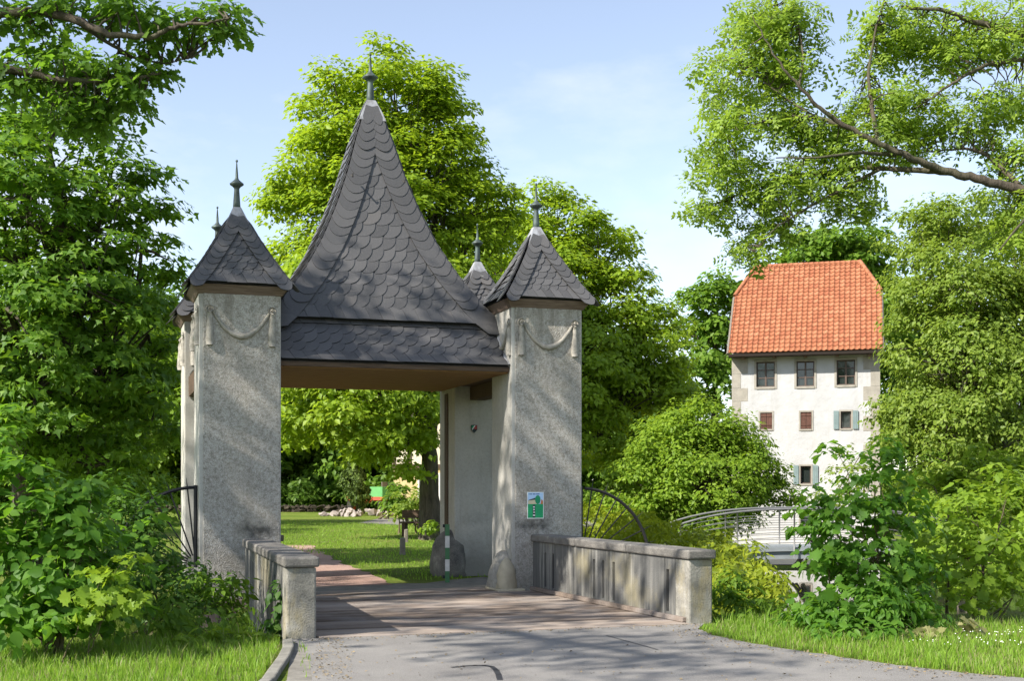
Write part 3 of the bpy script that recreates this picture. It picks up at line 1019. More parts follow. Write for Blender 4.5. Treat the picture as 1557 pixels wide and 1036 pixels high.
def place_slates(parent, org, items, single):
    if single:
        for shp, m in items:
            o = bpy.data.objects.new('slate', slate_mesh[shp])
            C.objects.link(o)
            o.parent = parent
            m = m.copy(); m[:3, 3] += org
            o.matrix_basis = Matrix(m.tolist())
    else:
        mb = MB(); at = []
        rg = np.random.default_rng(3)
        for shp, m in items:
            v, f = SHAPES[shp]
            mb.add(v @ m[:3, :3].T + m[:3, 3] + org, f)
            at += [rg.random()] * len(v)
        me = mb.mesh('slate_covering', 'slate')
        at_ = me.attributes.new('v', 'FLOAT', 'POINT'); at_.data.foreach_set('value', np.array(at, dtype=np.float32))
        link('slate_covering', me, parent, kind='stuff')


def pyramid(mb, prof, org):
    v, f = [], []
    for w, d, z in prof:
        v += [(-w, -d, z), (w, -d, z), (w, d, z), (-w, d, z)]
    for i in range(len(prof) - 1):
        for j in range(4):
            k = (j + 1) % 4
            f.append((4 * i + j, 4 * i + k, 4 * i + 4 + k, 4 * i + 4 + j))
    f.append((3, 2, 1, 0)); n = 4 * (len(prof) - 1); f.append((n, n + 1, n + 2, n + 3))
    mb.add(np.array(v) + np.array(org), f)
    return mb


def finial(parent, org, z0, zb, zt, r, lead):
    (w0, zl0), (w1, zl1) = lead
    MBv = MB()
    pyramid(MBv, [(w0, w0, zl0), (w0 * .6 + w1 * .4, w0 * .6 + w1 * .4, zl0 + (zl1 - zl0) * .45), (w1, w1, zl1)], org)
    MBv.build('lead_cap', 'lead', parent)
    H = zb - z0
    pr = [(r * .95, z0), (r * .80, z0 + H * .3), (r * .60, z0 + H * .72), (r * .62, z0 + H * .78), (r * .95, z0 + H * .84), (r * 1.55, z0 + H * .90), (r * 1.62, z0 + H * .94), (r * 1.1, zb), (r * .55, zb + H * .07), (r * .36, zb + H * .14), (r * .30, zb + H * .3), (r * .10, zt - .03)]
    pr += [(r * .28, zt - .02), (r * .28, zt), (0.002, zt + .012)]
    MB().lathe(pr, org).build('finial', 'copper_patina', parent, True)


def garland(parent, org, a, n):
    """stucco festoon with tassels on a pier face; a along the face, n outward"""
    a, n = np.array(a, float), np.array(n, float)
    org = np.array(org, float)
    mb = MB()
    t = np.linspace(-1, 1, 15)
    pts = [org + a * (0.385 * x) + np.array([0, 0, 3.66 + 0.33 * x * x]) + n * 0.012 for x in t]
    rg = np.random.default_rng(8)
    mb.tube(pts, 0.020 + 0.026 * (1 - np.abs(t)) + 0.003 * rg.normal(size=15), 7)
    mb.build('festoon', 'relief_plaster', parent, True)
    for sg in (-1, 1):
        c = org + a * sg * 0.425
        tm = MB()
        ks = np.linspace(3.98, 3.53, 8)
        tm.tube([c + n * 0.012 + np.array([0, 0, z]) for z in ks], [0.030, 0.042, 0.036, 0.045, 0.052, 0.056, 0.060, 0.048], 8)
        tm.build('tassel', 'relief_plaster', parent, True)
        rm = MB()
        rm.tube([c + np.array([0, 0, 4.03]) - n * .01, c + np.array([0, 0, 4.03]) + n * .028], [0.062, 0.05], 10)
        rm.tube([c + np.array([0, 0, 4.03]) + n * .026, c + np.array([0, 0, 4.03]) + n * .045], [0.028, 0.015], 8)
        rm.build('rosette', 'relief_plaster', parent, True)


def pier(cu, cv, front_rough, zt=4.26, garl=True):
    p = MB().box2((cu - HU, cv - HV, -2.6), (cu + HU, cv + HV, zt)).build('pier', 'smooth_plaster', gate, bevel=0.012)
    if front_rough:
        MB().box2((cu - HU + 0.055, cv - HV - 0.016, 0.004), (cu + HU - 0.012, cv - HV + .02, zt - 0.004)).build('roughcast_panel', 'roughcast', p, bevel=0.008)
        MB().box2((cu - HU - 0.02, cv - HV - 0.03, -2.6), (cu + HU + 0.02, cv - HV + 0.1, 0.0)).build('plinth', 'foundation_stone', p, bevel=0.02)
    if garl:
        garland(p, (cu + 0.01, cv - HV - 0.016 if front_rough else cv - HV, 0), (1, 0, 0), (0, -1, 0))
        garland(p, (cu - HU, cv, 0), (0, -1, 0), (-1, 0, 0))
    return p

rngs = np.random.default_rng(21)
piers = {}
for key, cu, cv, dz in (('fl', 0, 0, 0.0), ('fr', PU, 0, 0.0), ('rl', 0, PV, 0.0), ('rr', PU, PV, 0.0)):
    front = key in ('fl', 'fr')
    piers[key] = pier(cu, cv, front, garl=front or key == 'rl')
    rf = bpy.data.objects.new('pier_roof', None)
    prof = [(0.685, 0.635, 4.375), (0.645, 0.598, 4.43), (0.53, 0.49, 4.60), (0.385, 0.36, 4.84), (0.255, 0.24, 5.07), (0.105, 0.10, 5.36)]
    body = pyramid(MB(), [(w - .012, d - .012, z - .004) for w, d, z in prof], (cu, cv, dz)).mesh('pier_roof', 'slate_batten')
    rf = link('pier_roof', body, gate)
    cor = MB().hexa([(cu - .575, cv - .515, 4.242), (cu + .575, cv - .515, 4.242), (cu + .575, cv + .515, 4.242), (cu - .575, cv + .515, 4.242)],
                    [(cu - .665, cv - .615, 4.362), (cu + .665, cv - .615, 4.362), (cu + .665, cv + .615, 4.362), (cu - .665, cv + .615, 4.362)])
    cor.build('eaves_board', 'eaves_timber', rf)
    stuff = []
    for si, (al, ou) in enumerate(SIDES):
        pp = prof if si in (0, 2) else [(d, w, z) for w, d, z in prof]
        items = cover(rngs, pp, al, ou, 0.125, 0.14, 0.20, 0.105)
        if front and si in ((0, 3) if key == 'fr' else (0,)):
            place_slates(rf, np.array([cu, cv, dz]), items, True)
        else:
            stuff += items
    place_slates(rf, np.array([cu, cv, dz]), stuff, False)
    finial(rf, (cu, cv, dz), 5.50, 5.93, 6.24, 0.062, ((0.20, 5.20), (0.055, 5.56)))

# the tall roof
ctr = np.array([PU / 2, PV / 2, 0])
t_ = [0, .05, .113, .209, .369, .534, .693, .855, 1.0]
w_ = [1.78, 1.61, 1.45, 1.20, .88, .63, .435, .275, .11]
main_prof = [(w, w * (1.30 / 1.73) * (1 - t) + w * t, 4.06 + 3.50 * t) for w, t in zip(w_, t_)]
mr = link('main_roof', pyramid(MB(), [(w - .012, d - .012, z - .004) for w, d, z in main_prof], ctr).mesh('main_roof', 'slate_batten'), gate)
stuff = []
for si, (al, ou) in enumerate(SIDES):
    pp = main_prof if si in (0, 2) else [(d, w, z) for w, d, z in main_prof]
    items = cover(rngs, pp, al, ou, 0.215, 0.19, 0.34, 0.15)
    if si == 0:
        place_slates(mr, ctr, items, True)
    else:
        stuff += items
place_slates(mr, ctr, stuff, False)
finial(mr, ctr, 7.69, 8.18, 8.52, 0.075, ((0.215, 7.40), (0.07, 7.76)))
hk = MB()
for (u_, z_, d_) in ((-.42, 6.35, -.66), (.40, 6.32, -.66)):
    hk.tube([ctr + np.array([u_, d_ + .08, z_ + .06]), ctr + np.array([u_, d_ - .06, z_]), ctr + np.array([u_, d_ - .05, z_ + .05])], 0.014, 5)
hk.build('ladder_hook', 'rusty_iron', mr)

# lower skirt roof between the piers
sk = MB()
skirts = []
for si, (al, ou) in enumerate(SIDES):
    hw = 1.70 if si in (0, 2) else 1.10
    do, di = (2.02, 1.22) if si in (0, 2) else (2.72, 1.66)
    prof = [(hw, do, 3.36), (hw, do - .25, 3.535), (hw, di, 4.06)]
    a_, b_ = np.array(al, float), np.array(ou, float)
    q = lambda w, d, z: ctr + a_ * w + b_ * d + np.array([0, 0, z])
    sk.add([q(-hw, do - .01, 3.345), q(hw, do - .01, 3.345), q(hw, di, 4.045), q(-hw, di, 4.045), q(-hw, di, 3.345), q(hw, di, 3.345)], [(0, 1, 2, 3), (0, 4, 5, 1), (3, 2, 5, 4), (0, 3, 4), (1, 5, 2)])
    skirts.append((si, prof, al, ou))
skr = link('skirt_roof', sk.mesh('skirt_roof', 'slate_batten'), gate)
stuff = []
for si, prof, al, ou in skirts:
    items = cover(rngs, prof, al, ou, 0.232, 0.185, 0.3, 0.16, borders=False)
    if si == 0:
        place_slates(skr, ctr, items, True)
    else:
        stuff += items
place_slates(skr, ctr, stuff, False)
# drip board under the skirt, flashing along the pier
MB().box2((0.565, -0.405, 3.285), (3.965, -0.36, 3.355)).build('fascia', 'dark_timber', skr)
MB().tube([(3.957, -0.42, 3.385), (3.957, -0.10, 3.60), (3.957, 0.30, 4.08)], 0.022, 6).build('flashing', 'lead', skr)
MB().tube([(-0.46, 0.50, 3.385), (-0.46, 2.70, 3.385)], 0.02, 6).build('side_fascia', 'dark_timber', skr)
# ceiling boards and beams
cl = MB().box2((0.565, -0.355, 3.30), (3.965, 3.55, 3.34)).build('ceiling', 'dark_timber', gate)
y = -0.355
while y < 3.50:
    MB().box2((0.57, y, 3.268), (3.96, y + 0.160, 3.298)).build('ceiling_board', 'ceiling_timber', cl)
    y += 0.18
MB().box2((3.966, 0.52, 3.30), (4.95, 2.68, 3.34)).build('side_ceiling', 'dark_timber', cl)
MB().box2((4.24, 0.52, 3.06), (4.52, 2.68, 3.295)).build('beam', 'dark_timber', gate, bevel=.01)
MB().hexa([(-.5, .51, 3.02), (-.1, .51, 3.02), (-.1, 2.69, 3.02), (-.5, 2.69, 3.02)], [(-.5, .51, 3.34), (-.1, .51, 3.34), (-.1, 2.69, 3.34), (-.5, 2.69, 3.34)]).build('beam', 'dark_timber', gate)


def boulder(parent, name, c, rx, ry, h, mat, seed):
    rg = np.random.default_rng(seed)
    prof = [(0.94, 0), (1.0, .10), (.99, .28), (.92, .48), (.82, .66), (.65, .81), (.42, .92), (.14, 1.0)]
    v, f = [], []
    n = 14
    for i, (r, z) in enumerate(prof):
        for j in range(n):
            a = 2 * math.pi * j / n
            k = r * (1 + 0.06 * math.sin(3 * a + seed) + 0.04 * rg.normal())
            v.append((c[0] + rx * k * math.cos(a), c[1] + ry * k * math.sin(a), c[2] + h * z))
    for i in range(len(prof) - 1):
        for j in range(n):
            k = (j + 1) % n
            f.append((i * n + j, i * n + k, (i + 1) * n + k, (i + 1) * n + j))
    f.append(tuple((len(prof) - 1) * n + j for j in range(n)))
    return MB().add(v, f).build(name, mat, parent, True)

for key, c, s, mt in (('fr', (3.95, -0.18, 0.0), (.22, .34, .60), 'relief_plaster'), ('fr', (3.90, -0.46, 0.0), (.15, .16, .50), 'sandstone'), ('rr', (3.95, 2.98, 0.0), (.34, .44, .80), 'coping_stone'), ('fl', (.57, -.2, 0), (.2, .34, .6), 'relief_plaster'), ('rl', (.57, 3.0, 0), (.26, .4, .8), 'coping_stone')):
    boulder(piers[key], 'guard_stone', c, s[0], s[1], s[2], mt, len(key) + int(s[2] * 100))
MB().box2((3.72, -.62, 0.0), (4.15, .05, .05)).build('foot_slab', 'sandstone', piers['fr'], bevel=.02)
# thin dark strip down the edge of the rear pier
MB().box2((PU - HU - .018, PV - .10, .75), (PU - HU - .003, PV + .12, 3.2)).build('dark_strip', 'dark_timber', piers['rr'], bevel=.01)

# ------------------------------------------------------------------ things on the gate
def on_gate(u_, v_, z_):
    p = FL + u_ * U + v_ * V
    return (p[0], p[1], z_)

ps = thing('poster', 'small green and blue information poster on the right front pier', 'poster', on_gate(4.205, -0.530, 1.085), UA)
pw, ph = 0.262, 0.40
MB().box2((0, 0, 0), (pw, .010, ph)).build('board', 'poster_white', ps)
def pbox(nm, x0, x1, z0, z1, mt, lift):
    MB().box2((x0 * pw, -0.002 - lift, z0 * ph), (x1 * pw, -lift, z1 * ph)).build(nm, mt, ps)
pbox('sky_print', .04, .96, .55, .975, 'poster_blue', .001)
pbox('meadow_print', .04, .96, .035, .55, 'poster_green', .001)
MB().add([(.05 * pw, -.0045, .55 * ph), (.56 * pw, -.0045, .55 * ph), (.56 * pw, -.0045, .72 * ph), (.05 * pw, -.0045, .68 * ph)], [(0, 1, 2, 3)]).build('house_print', 'poster_cream', ps)
MB().add([(.05 * pw, -.0055, .68 * ph), (.56 * pw, -.0055, .72 * ph), (.48 * pw, -.0055, .78 * ph), (.14 * pw, -.0055, .72 * ph)], [(0, 1, 2, 3)]).build('roof_print', 'poster_ink', ps)
MB().add([(.80 * pw, -.0045, .55 * ph), (.95 * pw, -.0045, .55 * ph), (.95 * pw, -.0045, .66 * ph), (.86 * pw, -.0045, .74 * ph)], [(0, 1, 2, 3)]).build('gable_print', 'poster_orange', ps)
MB().add([((.63 + .165 * math.cos(a)) * pw, -.0065, (.715 + .165 * math.sin(a)) * ph) for a in np.linspace(0, 2 * math.pi, 21)[:-1]], [tuple(range(20))]).build('tree_print', 'poster_tree', ps)
pbox('print_strip', .33, .48, .05, .52, 'poster_ink', .003)
bars = MB()
for i, (x0, x1) in enumerate(((.08, .14), (.17, .28), (.33, .50), (.53, .74))):
    bars.box2((x0 * pw, -.0045, .905 * ph), (x1 * pw, -.003, .94 * ph))
bars.build('heading_print', 'poster_navy', ps)
w2 = MB()
for (x, z, w, h) in ((.40, .44, .05, .05), (.40, .34, .04, .06), (.41, .24, .05, .04), (.40, .13, .06, .05)):
    w2.box2(((x - w) * pw, -.0065, (z - h / 2) * ph), ((x + w) * pw, -.0052, (z + h / 2) * ph))
w2.build('figure_print', 'poster_white', ps)
ln = MB()
for z in (.45, .39, .33, .27, .2, .14):
    ln.box2((.56 * pw, -.0045, z * ph), (.90 * pw, -.0032, (z + .012) * ph))
    ln.box2((.08 * pw, -.0045, z * ph), (.29 * pw, -.0032, (z + .012) * ph))
ln.build('small_print', 'poster_tree', ps)

sh = thing('shield_plaque', 'tiny dark coat of arms plaque high on the rear right pier', 'plaque', on_gate(4.32, PV - HV - 0.004, 2.50), UA)
o_ = [(-.055, .13), (.055, .13), (.055, .05), (.0, -.01), (-.055, .05)]
sv, sf = plate([(x, z) for x, z in o_][::-1], .012)
MB().add([(x, -t, z) for x, z, t in sv], sf).build('shield', 'poster_ink', sh)
MB().add([(-.045, -.0135, .12), (.0, -.0135, .12), (-.045, -.0135, .06)], [(0, 2, 1)]).build('field', 'poster_tree', sh)
MB().add([(.01, -.0135, .12), (.048, -.0135, .12), (.048, -.0135, .055), (.0, -.0135, .06)], [(0, 3, 2, 1)]).build('field', 'shield_red', sh)
MB().add([(-.045, -.0145, .05), (-.03, -.0145, .045), (.02, -.0145, .115), (.0, -.0145, .12)], [(0, 1, 2, 3)]).build('bend', 'poster_white', sh)

# green and white marker post
g = W(683, 895, 21.0)
mp_ = thing('marker_post', 'slim marker post painted in green and white bands before the rear pier', 'post', (g[0], 20.4, 0.0))
z = 0.0
hts = [0.19, 0.19, 0.19, 0.19, 0.19]
for i, h in enumerate(hts):
    MB().box2((-.035, -.03, z + .001), (.035, .03, z + h)).build('band', 'post_green' if i % 2 == 0 else 'post_white', mp_, bevel=.004)
    z += h
for zz_ in (0.07, 0.90):
    MB().box2((-.075, -.012, zz_), (-.036, .012, zz_ + .05)).build('hinge', 'wrought_iron', mp_)

# spiked iron fans beside the gate, over the moat
def iron_fan(name, label, u0, sgn, zc, rad, mat, a0, a1, nsp, over):
    t = thing(name, label, 'iron grille', on_gate(u0, -0.42, zc), UA)
    MB().tube([(0, 0, -0.05), (0, 0, rad + .03)], 0.028, 8).build('post', mat, t)
    aa = np.linspace(R(a0), R(a1), 22)
    MB().tube([(sgn * rad * math.sin(a), 0, rad * math.cos(a)) for a in aa], 0.026, 6).build('arc', mat, t)
    for i in range(nsp):
        a = R(a0 + 6 + (a1 - a0 - 8) * i / (nsp - 1))
        p0 = (sgn * .12 * math.sin(a), 0.0, .12 * math.cos(a))
        p1 = (sgn * (rad + over) * math.sin(a), 0, (rad + over) * math.cos(a))
        MB().tube([p0, (sgn * rad * math.sin(a), 0, rad * math.cos(a)), p1], [0.011, 0.011, 0.002], 5).build('spike', mat, t)
iron_fan('iron_fan', 'black spiked iron fan fixed beside the left front pier', -0.60, -1, 0.50, 1.06, 'wrought_iron', 0, 112, 9, 0.14)
iron_fan('iron_fan', 'weathered iron fan of thin rods beside the right front pier', PU + 0.58, 1, 0.42, 1.12, 'rusty_iron', 3, 112, 10, 0.16)

# ------------------------------------------------------------------ white stone house by the moat
HA = math.atan2(-0.267, 0.963)
HO = np.array([10.49, 60.0])
HB = -1.62
wh = thing('stone_house', 'tall white limewashed stone house with orange tiled half hipped roof', 'house', (HO[0], HO[1], HB), HA)
HWID, HDEP, HEAV, HRID = 6.76, 8.0, 9.45, 14.15


def hx(px):
    k = (px - CX) / F
    return (k * HO[1] - HO[0]) / (0.963 + k * 0.267)


def hz(px, py):
    Y = HO[1] - 0.267 * hx(px)
    return EYE + (HY - py) / F * Y - HB

wins = []   # (x0,x1,z0,z1,kind)
for xa, xb, ya, yb, kind in ((1150, 1178, 551, 589, 'glass'), (1211, 1238, 550, 588, 'glass'), (1272, 1300, 548, 586, 'glass'),
                             (1156, 1174, 628, 653, 'closed'), (1217, 1234, 627, 653, 'closed'), (1278, 1294, 626, 652, 'open'),
                             (1217, 1233, 709, 736, 'open'), (1217, 1233, 776, 800, 'plain')):
    wins.append((hx(xa), hx(xb), hz(xa, yb), hz(xa, ya), kind))


def wall_shell(mb, x0, x1, z0, z1, holes, depth=0.28):
    xs = sorted({x0, x1} | {h[0] for h in holes} | {h[1] for h in holes})
    zs = sorted({z0, z1} | {h[2] for h in holes} | {h[3] for h in holes})
    for i in range(len(xs) - 1):
        for j in range(len(zs) - 1):
            cx, cz = (xs[i] + xs[i + 1]) / 2, (zs[j] + zs[j + 1]) / 2
            if any(h[0] < cx < h[1] and h[2] < cz < h[3] for h in holes):
                continue
            mb.add([(xs[i], 0, zs[j]), (xs[i + 1], 0, zs[j]), (xs[i + 1], 0, zs[j + 1]), (xs[i], 0, zs[j + 1])], [(0, 1, 2, 3)])
    for h in holes:
        a, b_, c, d = h[:4]
        for q in ([(a, 0, c), (a, depth, c), (a, depth, d), (a, 0, d)], [(b_, 0, c), (b_, 0, d), (b_, depth, d), (b_, depth, c)],
                  [(a, 0, c), (b_, 0, c), (b_, depth, c), (a, depth, c)], [(a, 0, d), (a, depth, d), (b_, depth, d), (b_, 0, d)],
                  [(a, depth, c), (b_, depth, c), (b_, depth, d), (a, depth, d)]):
            mb.add(q, [(0, 1, 2, 3)])

wm = MB()
wall_shell(wm, 0, HWID, -0.3, HEAV, wins)
e2f = lambda e: HEAV - 0.1 + (HRID - HEAV + 0.1) * (e + 0.75) / 4.75  # roof height along the depth
gz = e2f(2.3)
for x in (0.0, HWID):
    wm.add([(x, 0, -0.3), (x, HDEP, -0.3), (x, HDEP, HEAV), (x, HDEP - 2.3, gz - .15), (x, 2.3, gz - .15), (x, 0, HEAV)], [(0, 1, 2, 3, 4, 5)])
wm.add([(0, HDEP, -0.3), (HWID, HDEP, -0.3), (HWID, HDEP, HEAV), (0, HDEP, HEAV)], [(0, 3, 2, 1)])
wm.build('wall', 'white_limewash', wh)
for x0, x1, z0, z1, kind in wins:
    big = kind == 'glass'
    s = 0.10 if big else 0.075
    fr = MB()
    fr.box2((x0 - s, -0.025, z0 - s), (x0, .10, z1 + s)).box2((x1, -0.025, z0 - s), (x1 + s, .10, z1 + s))
    fr.box2((x0, -0.025, z1), (x1, .10, z1 + s)).box2((x0, -0.045, z0 - s), (x1, .10, z0))
    fo = fr.build('window', 'quoin_stone', wh)
    if kind == 'closed':
        xm = (x0 + x1) / 2
        for a_, b_ in ((x0 + .01, xm - .008), (xm + .008, x1 - .01)):
            w_ = (b_ - a_) / 3
            m_ = MB()
            for k in range(3):
                m_.box2((a_ + w_ * k + .004, .02, z0 + .01), (a_ + w_ * (k + 1) - .004, .06, z1 - .01))
            for zz in (z0 + .18, z1 - .18):
                m_.box2((a_, -.005, zz), (b_, .018, zz + .05))
            m_.build('shutter', 'shutter_brown', fo)
        continue
    MB().box2((x0, .17, z0), (x1, .18, z1)).build('pane', 'window_glass', fo)
    sm = MB()
    t_ = 0.05
    sm.box2((x0, .10, z0), (x0 + t_, .16, z1)).box2((x1 - t_, .10, z0), (x1, .16, z1))
    sm.box2((x0 + t_, .10, z0), (x1 - t_, .16, z0 + t_)).box2((x0 + t_, .10, z1 - t_), (x1 - t_, .16, z1))
    if big:
        xm = (x0 + x1) / 2
        sm.box2((xm - .04, .095, z0 + t_), (xm + .04, .162, z1 - t_))
        for f_ in (.36, .68):
            zc = z0 + (z1 - z0) * f_
            sm.box2((x0 + t_, .11, zc - .02), (xm - .04, .155, zc + .02)).box2((xm + .04, .11, zc - .02), (x1 - t_, .155, zc + .02))
    sm.build('sash', 'window_sash', fo)
    if kind == 'open':
        for sg, xe in ((-1, x0 - s), (1, x1 + s)):
            wv = (x1 - x0) * .50
            m_ = MB()
            for k in range(3):
                xa_ = xe + sg * (.01 + wv / 3 * k)
                m_.box2((xa_, -.07, z0 - .03), (xa_ + sg * (wv / 3 - .006), -.035, z1 + .03))
            m_.build('shutter', 'shutter_teal', fo)
# corner quoins
for side in (0, 1):
    z, k = 2.2, 0
    rg = np.random.default_rng(side + 2)
    while z < HEAV - 0.35:
        h = 0.62 + rg.random() * 0.2
        w_ = 0.75 if k % 2 else 0.42
        xa = -0.012 if side == 0 else HWID + 0.012
        MB().box2((xa, -0.014, z), (xa + (w_ if side == 0 else -w_), 0.35, min(z + h - .012, HEAV - .02))).build('quoin', 'quoin_stone', wh)
        z += h; k += 1
# roof: pantiles as wavy overlapping strips on each slope
xl, xr, rl0, rl1 = -0.10, HWID + 0.10, 0.80, HWID - 0.88


def tiles(mb, at, P0, ax, up, nrm, length, xrange, row=0.30, wave=0.245, rg=None):
    rows = int(length / row) + 1
    for i in range(rows):
        s0, s1 = i * row - 0.02, min(length, (i + 1) * row + 0.06)
        a, b_ = xrange((s0 + s1) / 2)
        j0, j1 = int(math.floor(a / wave)), int(math.ceil(b_ / wave))
        for j in range(j0, j1):
            x0 = max(a, j * wave)
            wd = min(b_, (j + 1) * wave) - x0
            if wd < 0.03:
                continue
            v = []
            for (u_, h_) in ((0.0, .035), (.22, .012), (.45, .0), (.66, .022), (.86, .062), (1.0, .058), (1.12, .03)):
                for (s, l) in ((s0, .048), (s1, .006)):
                    v.append(P0 + ax * (x0 + wd * u_) + up * s + nrm * (h_ + l))
            for (u_, h_) in ((0.0, .035), (.45, .0), (.86, .062), (1.12, .03)):
                v.append(P0 + ax * (x0 + wd * u_) + up * s0 + nrm * (h_ + .018))
            f = [(2 * q, 2 * q + 2, 2 * q + 3, 2 * q + 1) for q in range(6)]
            f += [(14, 15, 4, 0), (15, 16, 8, 4), (16, 17, 12, 8)]
            mb.add(v, f)
            at += [rg.random()] * len(v)

rg = np.random.default_rng(9)
rb = MB()
eo = -0.75
e_ = lambda e: e2f(e)
rb.add([(xl, eo, e_(eo)), (xr, eo, e_(eo)), (xr, 2.3, e_(2.3)), (rl1, 4, e_(4)), (rl0, 4, e_(4)), (xl, 2.3, e_(2.3)),
        (xr, HDEP - eo, e_(eo)), (xl, HDEP - eo, e_(eo)), (xr, HDEP - 2.3, e_(2.3)), (xl, HDEP - 2.3, e_(2.3))],
       [(0, 1, 2, 3, 4, 5), (6, 7, 9, 4, 3, 8), (2, 8, 3), (5, 4, 9)])
rf = rb.build('roof', 'clay_tile', wh)
tm, at = MB(), []
up = np.array([0, 4.75, e_(4) - e_(eo)]); LS = np.linalg.norm(up); up /= LS
nr = np.cross(np.array([1.0, 0, 0]), up)
s_half = LS * (2.3 + .75) / 4.75
xrng = lambda s: (xl, xr) if s <= s_half else (xl + (rl0 - xl) * (s - s_half) / (LS - s_half), xr + (rl1 - xr) * (s - s_half) / (LS - s_half))
tiles(tm, at, np.array([0, eo, e_(eo)]), np.array([1.0, 0, 0]), up, nr, LS, xrng, rg=rg)
tiles(tm, at, np.array([HWID, HDEP - eo, e_(eo)]), np.array([-1.0, 0, 0]), np.array([0, -up[1], up[2]]), np.array([0, -nr[1], nr[2]]), LS, lambda s: (HWID - xrng(s)[1], HWID - xrng(s)[0]), rg=rg)
me = tm.mesh('roof_tiles', 'clay_tile')
a_ = me.attributes.new('v', 'FLOAT', 'POINT'); a_.data.foreach_set('value', np.array(at, dtype=np.float32))
link('roof_tiles', me, rf, kind='stuff')
n_r = 20
for i in range(n_r):
    xa = rl0 + (rl1 - rl0) * i / n_r; xb = rl0 + (rl1 - rl0) * (i + 1) / n_r + .03
    MB().tube([(xa, 4, e_(4) + .03), (xb, 4, e_(4) + .045)], 0.105, 8).build('ridge_tile', 'clay_tile', rf, True)
for (ax_, bx_) in ((xl, rl0), (xr, rl1)):
    for k in range(7):
        p0 = np.array([ax_ + (bx_ - ax_) * k / 7, 2.3 + 1.7 * k / 7, e_(2.3) + (e_(4) - e_(2.3)) * k / 7 + .06])
        p1 = np.array([ax_ + (bx_ - ax_) * (k + 1.1) / 7, 2.3 + 1.7 * (k + 1.1) / 7, e_(2.3) + (e_(4) - e_(2.3)) * (k + 1.1) / 7 + .075])
        MB().tube([p0, p1], 0.10, 8).build('hip_tile', 'clay_tile', rf, True)
    sgn = -1 if ax_ < 1 else 1
    MB().tube([(ax_ + sgn * .02, eo, e_(eo) - .03), (ax_ + sgn * .02, 2.3, e_(2.3) - .03)], 0.075, 6).build('verge_board', 'wood_grey', rf)
MB().box2((xl, eo - .02, e_(eo) - .16), (xr, eo + .03, e_(eo) - .03)).build('fascia', 'eave_shade', rf)
MB().box2((xl, eo + .03, e_(eo) - .14), (xr, -0.002, e_(eo) - .11)).build('soffit', 'eave_shade', rf)
for i in range(5):
    x = 0.5 + i * 1.43
    MB().box2((x, -.65, e_(eo) - .22), (x + .14, -.003, e_(eo) - .142)).build('rafter_end', 'dark_timber', rf)

# terrace edge before the house
tr = thing('terrace_wall', 'low sandy stone terrace with dark edge at the foot of the white house', 'terrace', (0, 0, 0))
MB().box2((6.3, 50.64, -2.4), (40.0, 59.0, -1.70)).build('paving', 'sandstone', tr)
MB().box2((6.25, 50.50, -2.4), (40.0, 50.63, -1.66)).build('edge_stone', 'dark_stone', tr)

# ------------------------------------------------------------------ arched footbridge
fb = thing('footbridge', 'arched grey footbridge with thin steel railings crossing the moat', 'footbridge', (3.7, 33.0, -1.2))
def fz(x):
    return EYE + (HY - 836) / F * 33 - 0.50 * abs((x - 7.8) / 3.8) ** 3 + 1.2
xs = np.linspace(3.7, 12.0, 24)
dm = MB()
for (ya, yb, za, zb) in ((-.85, .85, 0.0, .10), (-.78, -.66, -.20, -.004), (.66, .78, -.20, -.004)):
    v = []
    for x in xs:
        z = fz(x)
        v += [(x - 3.7, ya, z + za), (x - 3.7, yb, z + za), (x - 3.7, yb, z + zb), (x - 3.7, ya, z + zb)]
    f = []
    for i in range(len(xs) - 1):
        o = 4 * i
        for j in range(4):
            k = (j + 1) % 4
            f.append((o + j, o + 4 + j, o + 4 + k, o + k))
    f += [(0, 1, 2, 3), (4 * len(xs) - 1, 4 * len(xs) - 2, 4 * len(xs) - 3, 4 * len(xs) - 4)]
    dm.add(v, f)
dm.build('deck', 'bridge_grey', fb)
for y in (-.90, .90):
    MB().tube([(x - 3.7, y, fz(x) + 1.08) for x in xs], 0.028, 8).build('handrail', 'steel', fb, True)
    for h in (.22, .35, .48, .61, .74, .87):
        MB().tube([(x - 3.7, y, fz(x) + h) for x in xs], 0.009, 5).build('wire', 'steel', fb, True)
    for x in np.arange(4.3, 12.0, 1.45):
        MB().tube([(x - 3.7, y, fz(x) - .16), (x - 3.7, y, fz(x) + 1.08)], 0.022, 6).build('post', 'steel', fb, True)

# ------------------------------------------------------------------ garden beyond the gate
hh = thing('timbered_house', 'cream half timbered house with yellow ground floor beyond the lime tree', 'house', (-5.45, 58.0, 0.0), R(-6))
MB().box2((0, 0, 0), (6.8, 7, 2.3)).build('ground_floor', 'yellow_render', hh)
MB().box2((-0.05, -0.05, 2.303), (6.85, 7.05, 5.2)).build('upper_floor', 'cream_render', hh)
for i in range(10):
    MB().box2((i * .74 - .04, -.085, 2.50), (i * .74 + .10, -.052, 5.0)).build('timber_post', 'dark_timber', hh)
for z in (2.31, 5.02):
    MB().box2((-.06, -.09, z), (6.86, -.052, z + .17)).build('timber_beam', 'dark_timber', hh)
rb = MB().add([(-.5, -.5, 5.0), (7.3, -.5, 5.0), (7.3, 7.5, 5.0), (-.5, 7.5, 5.0), (-.3, 3.5, 8.2), (7.1, 3.5, 8.2)], [(0, 1, 5, 4), (2, 3, 4, 5), (1, 2, 5), (3, 0, 4), (3, 2, 1, 0)])
rb.build('roof', 'clay_tile', hh)
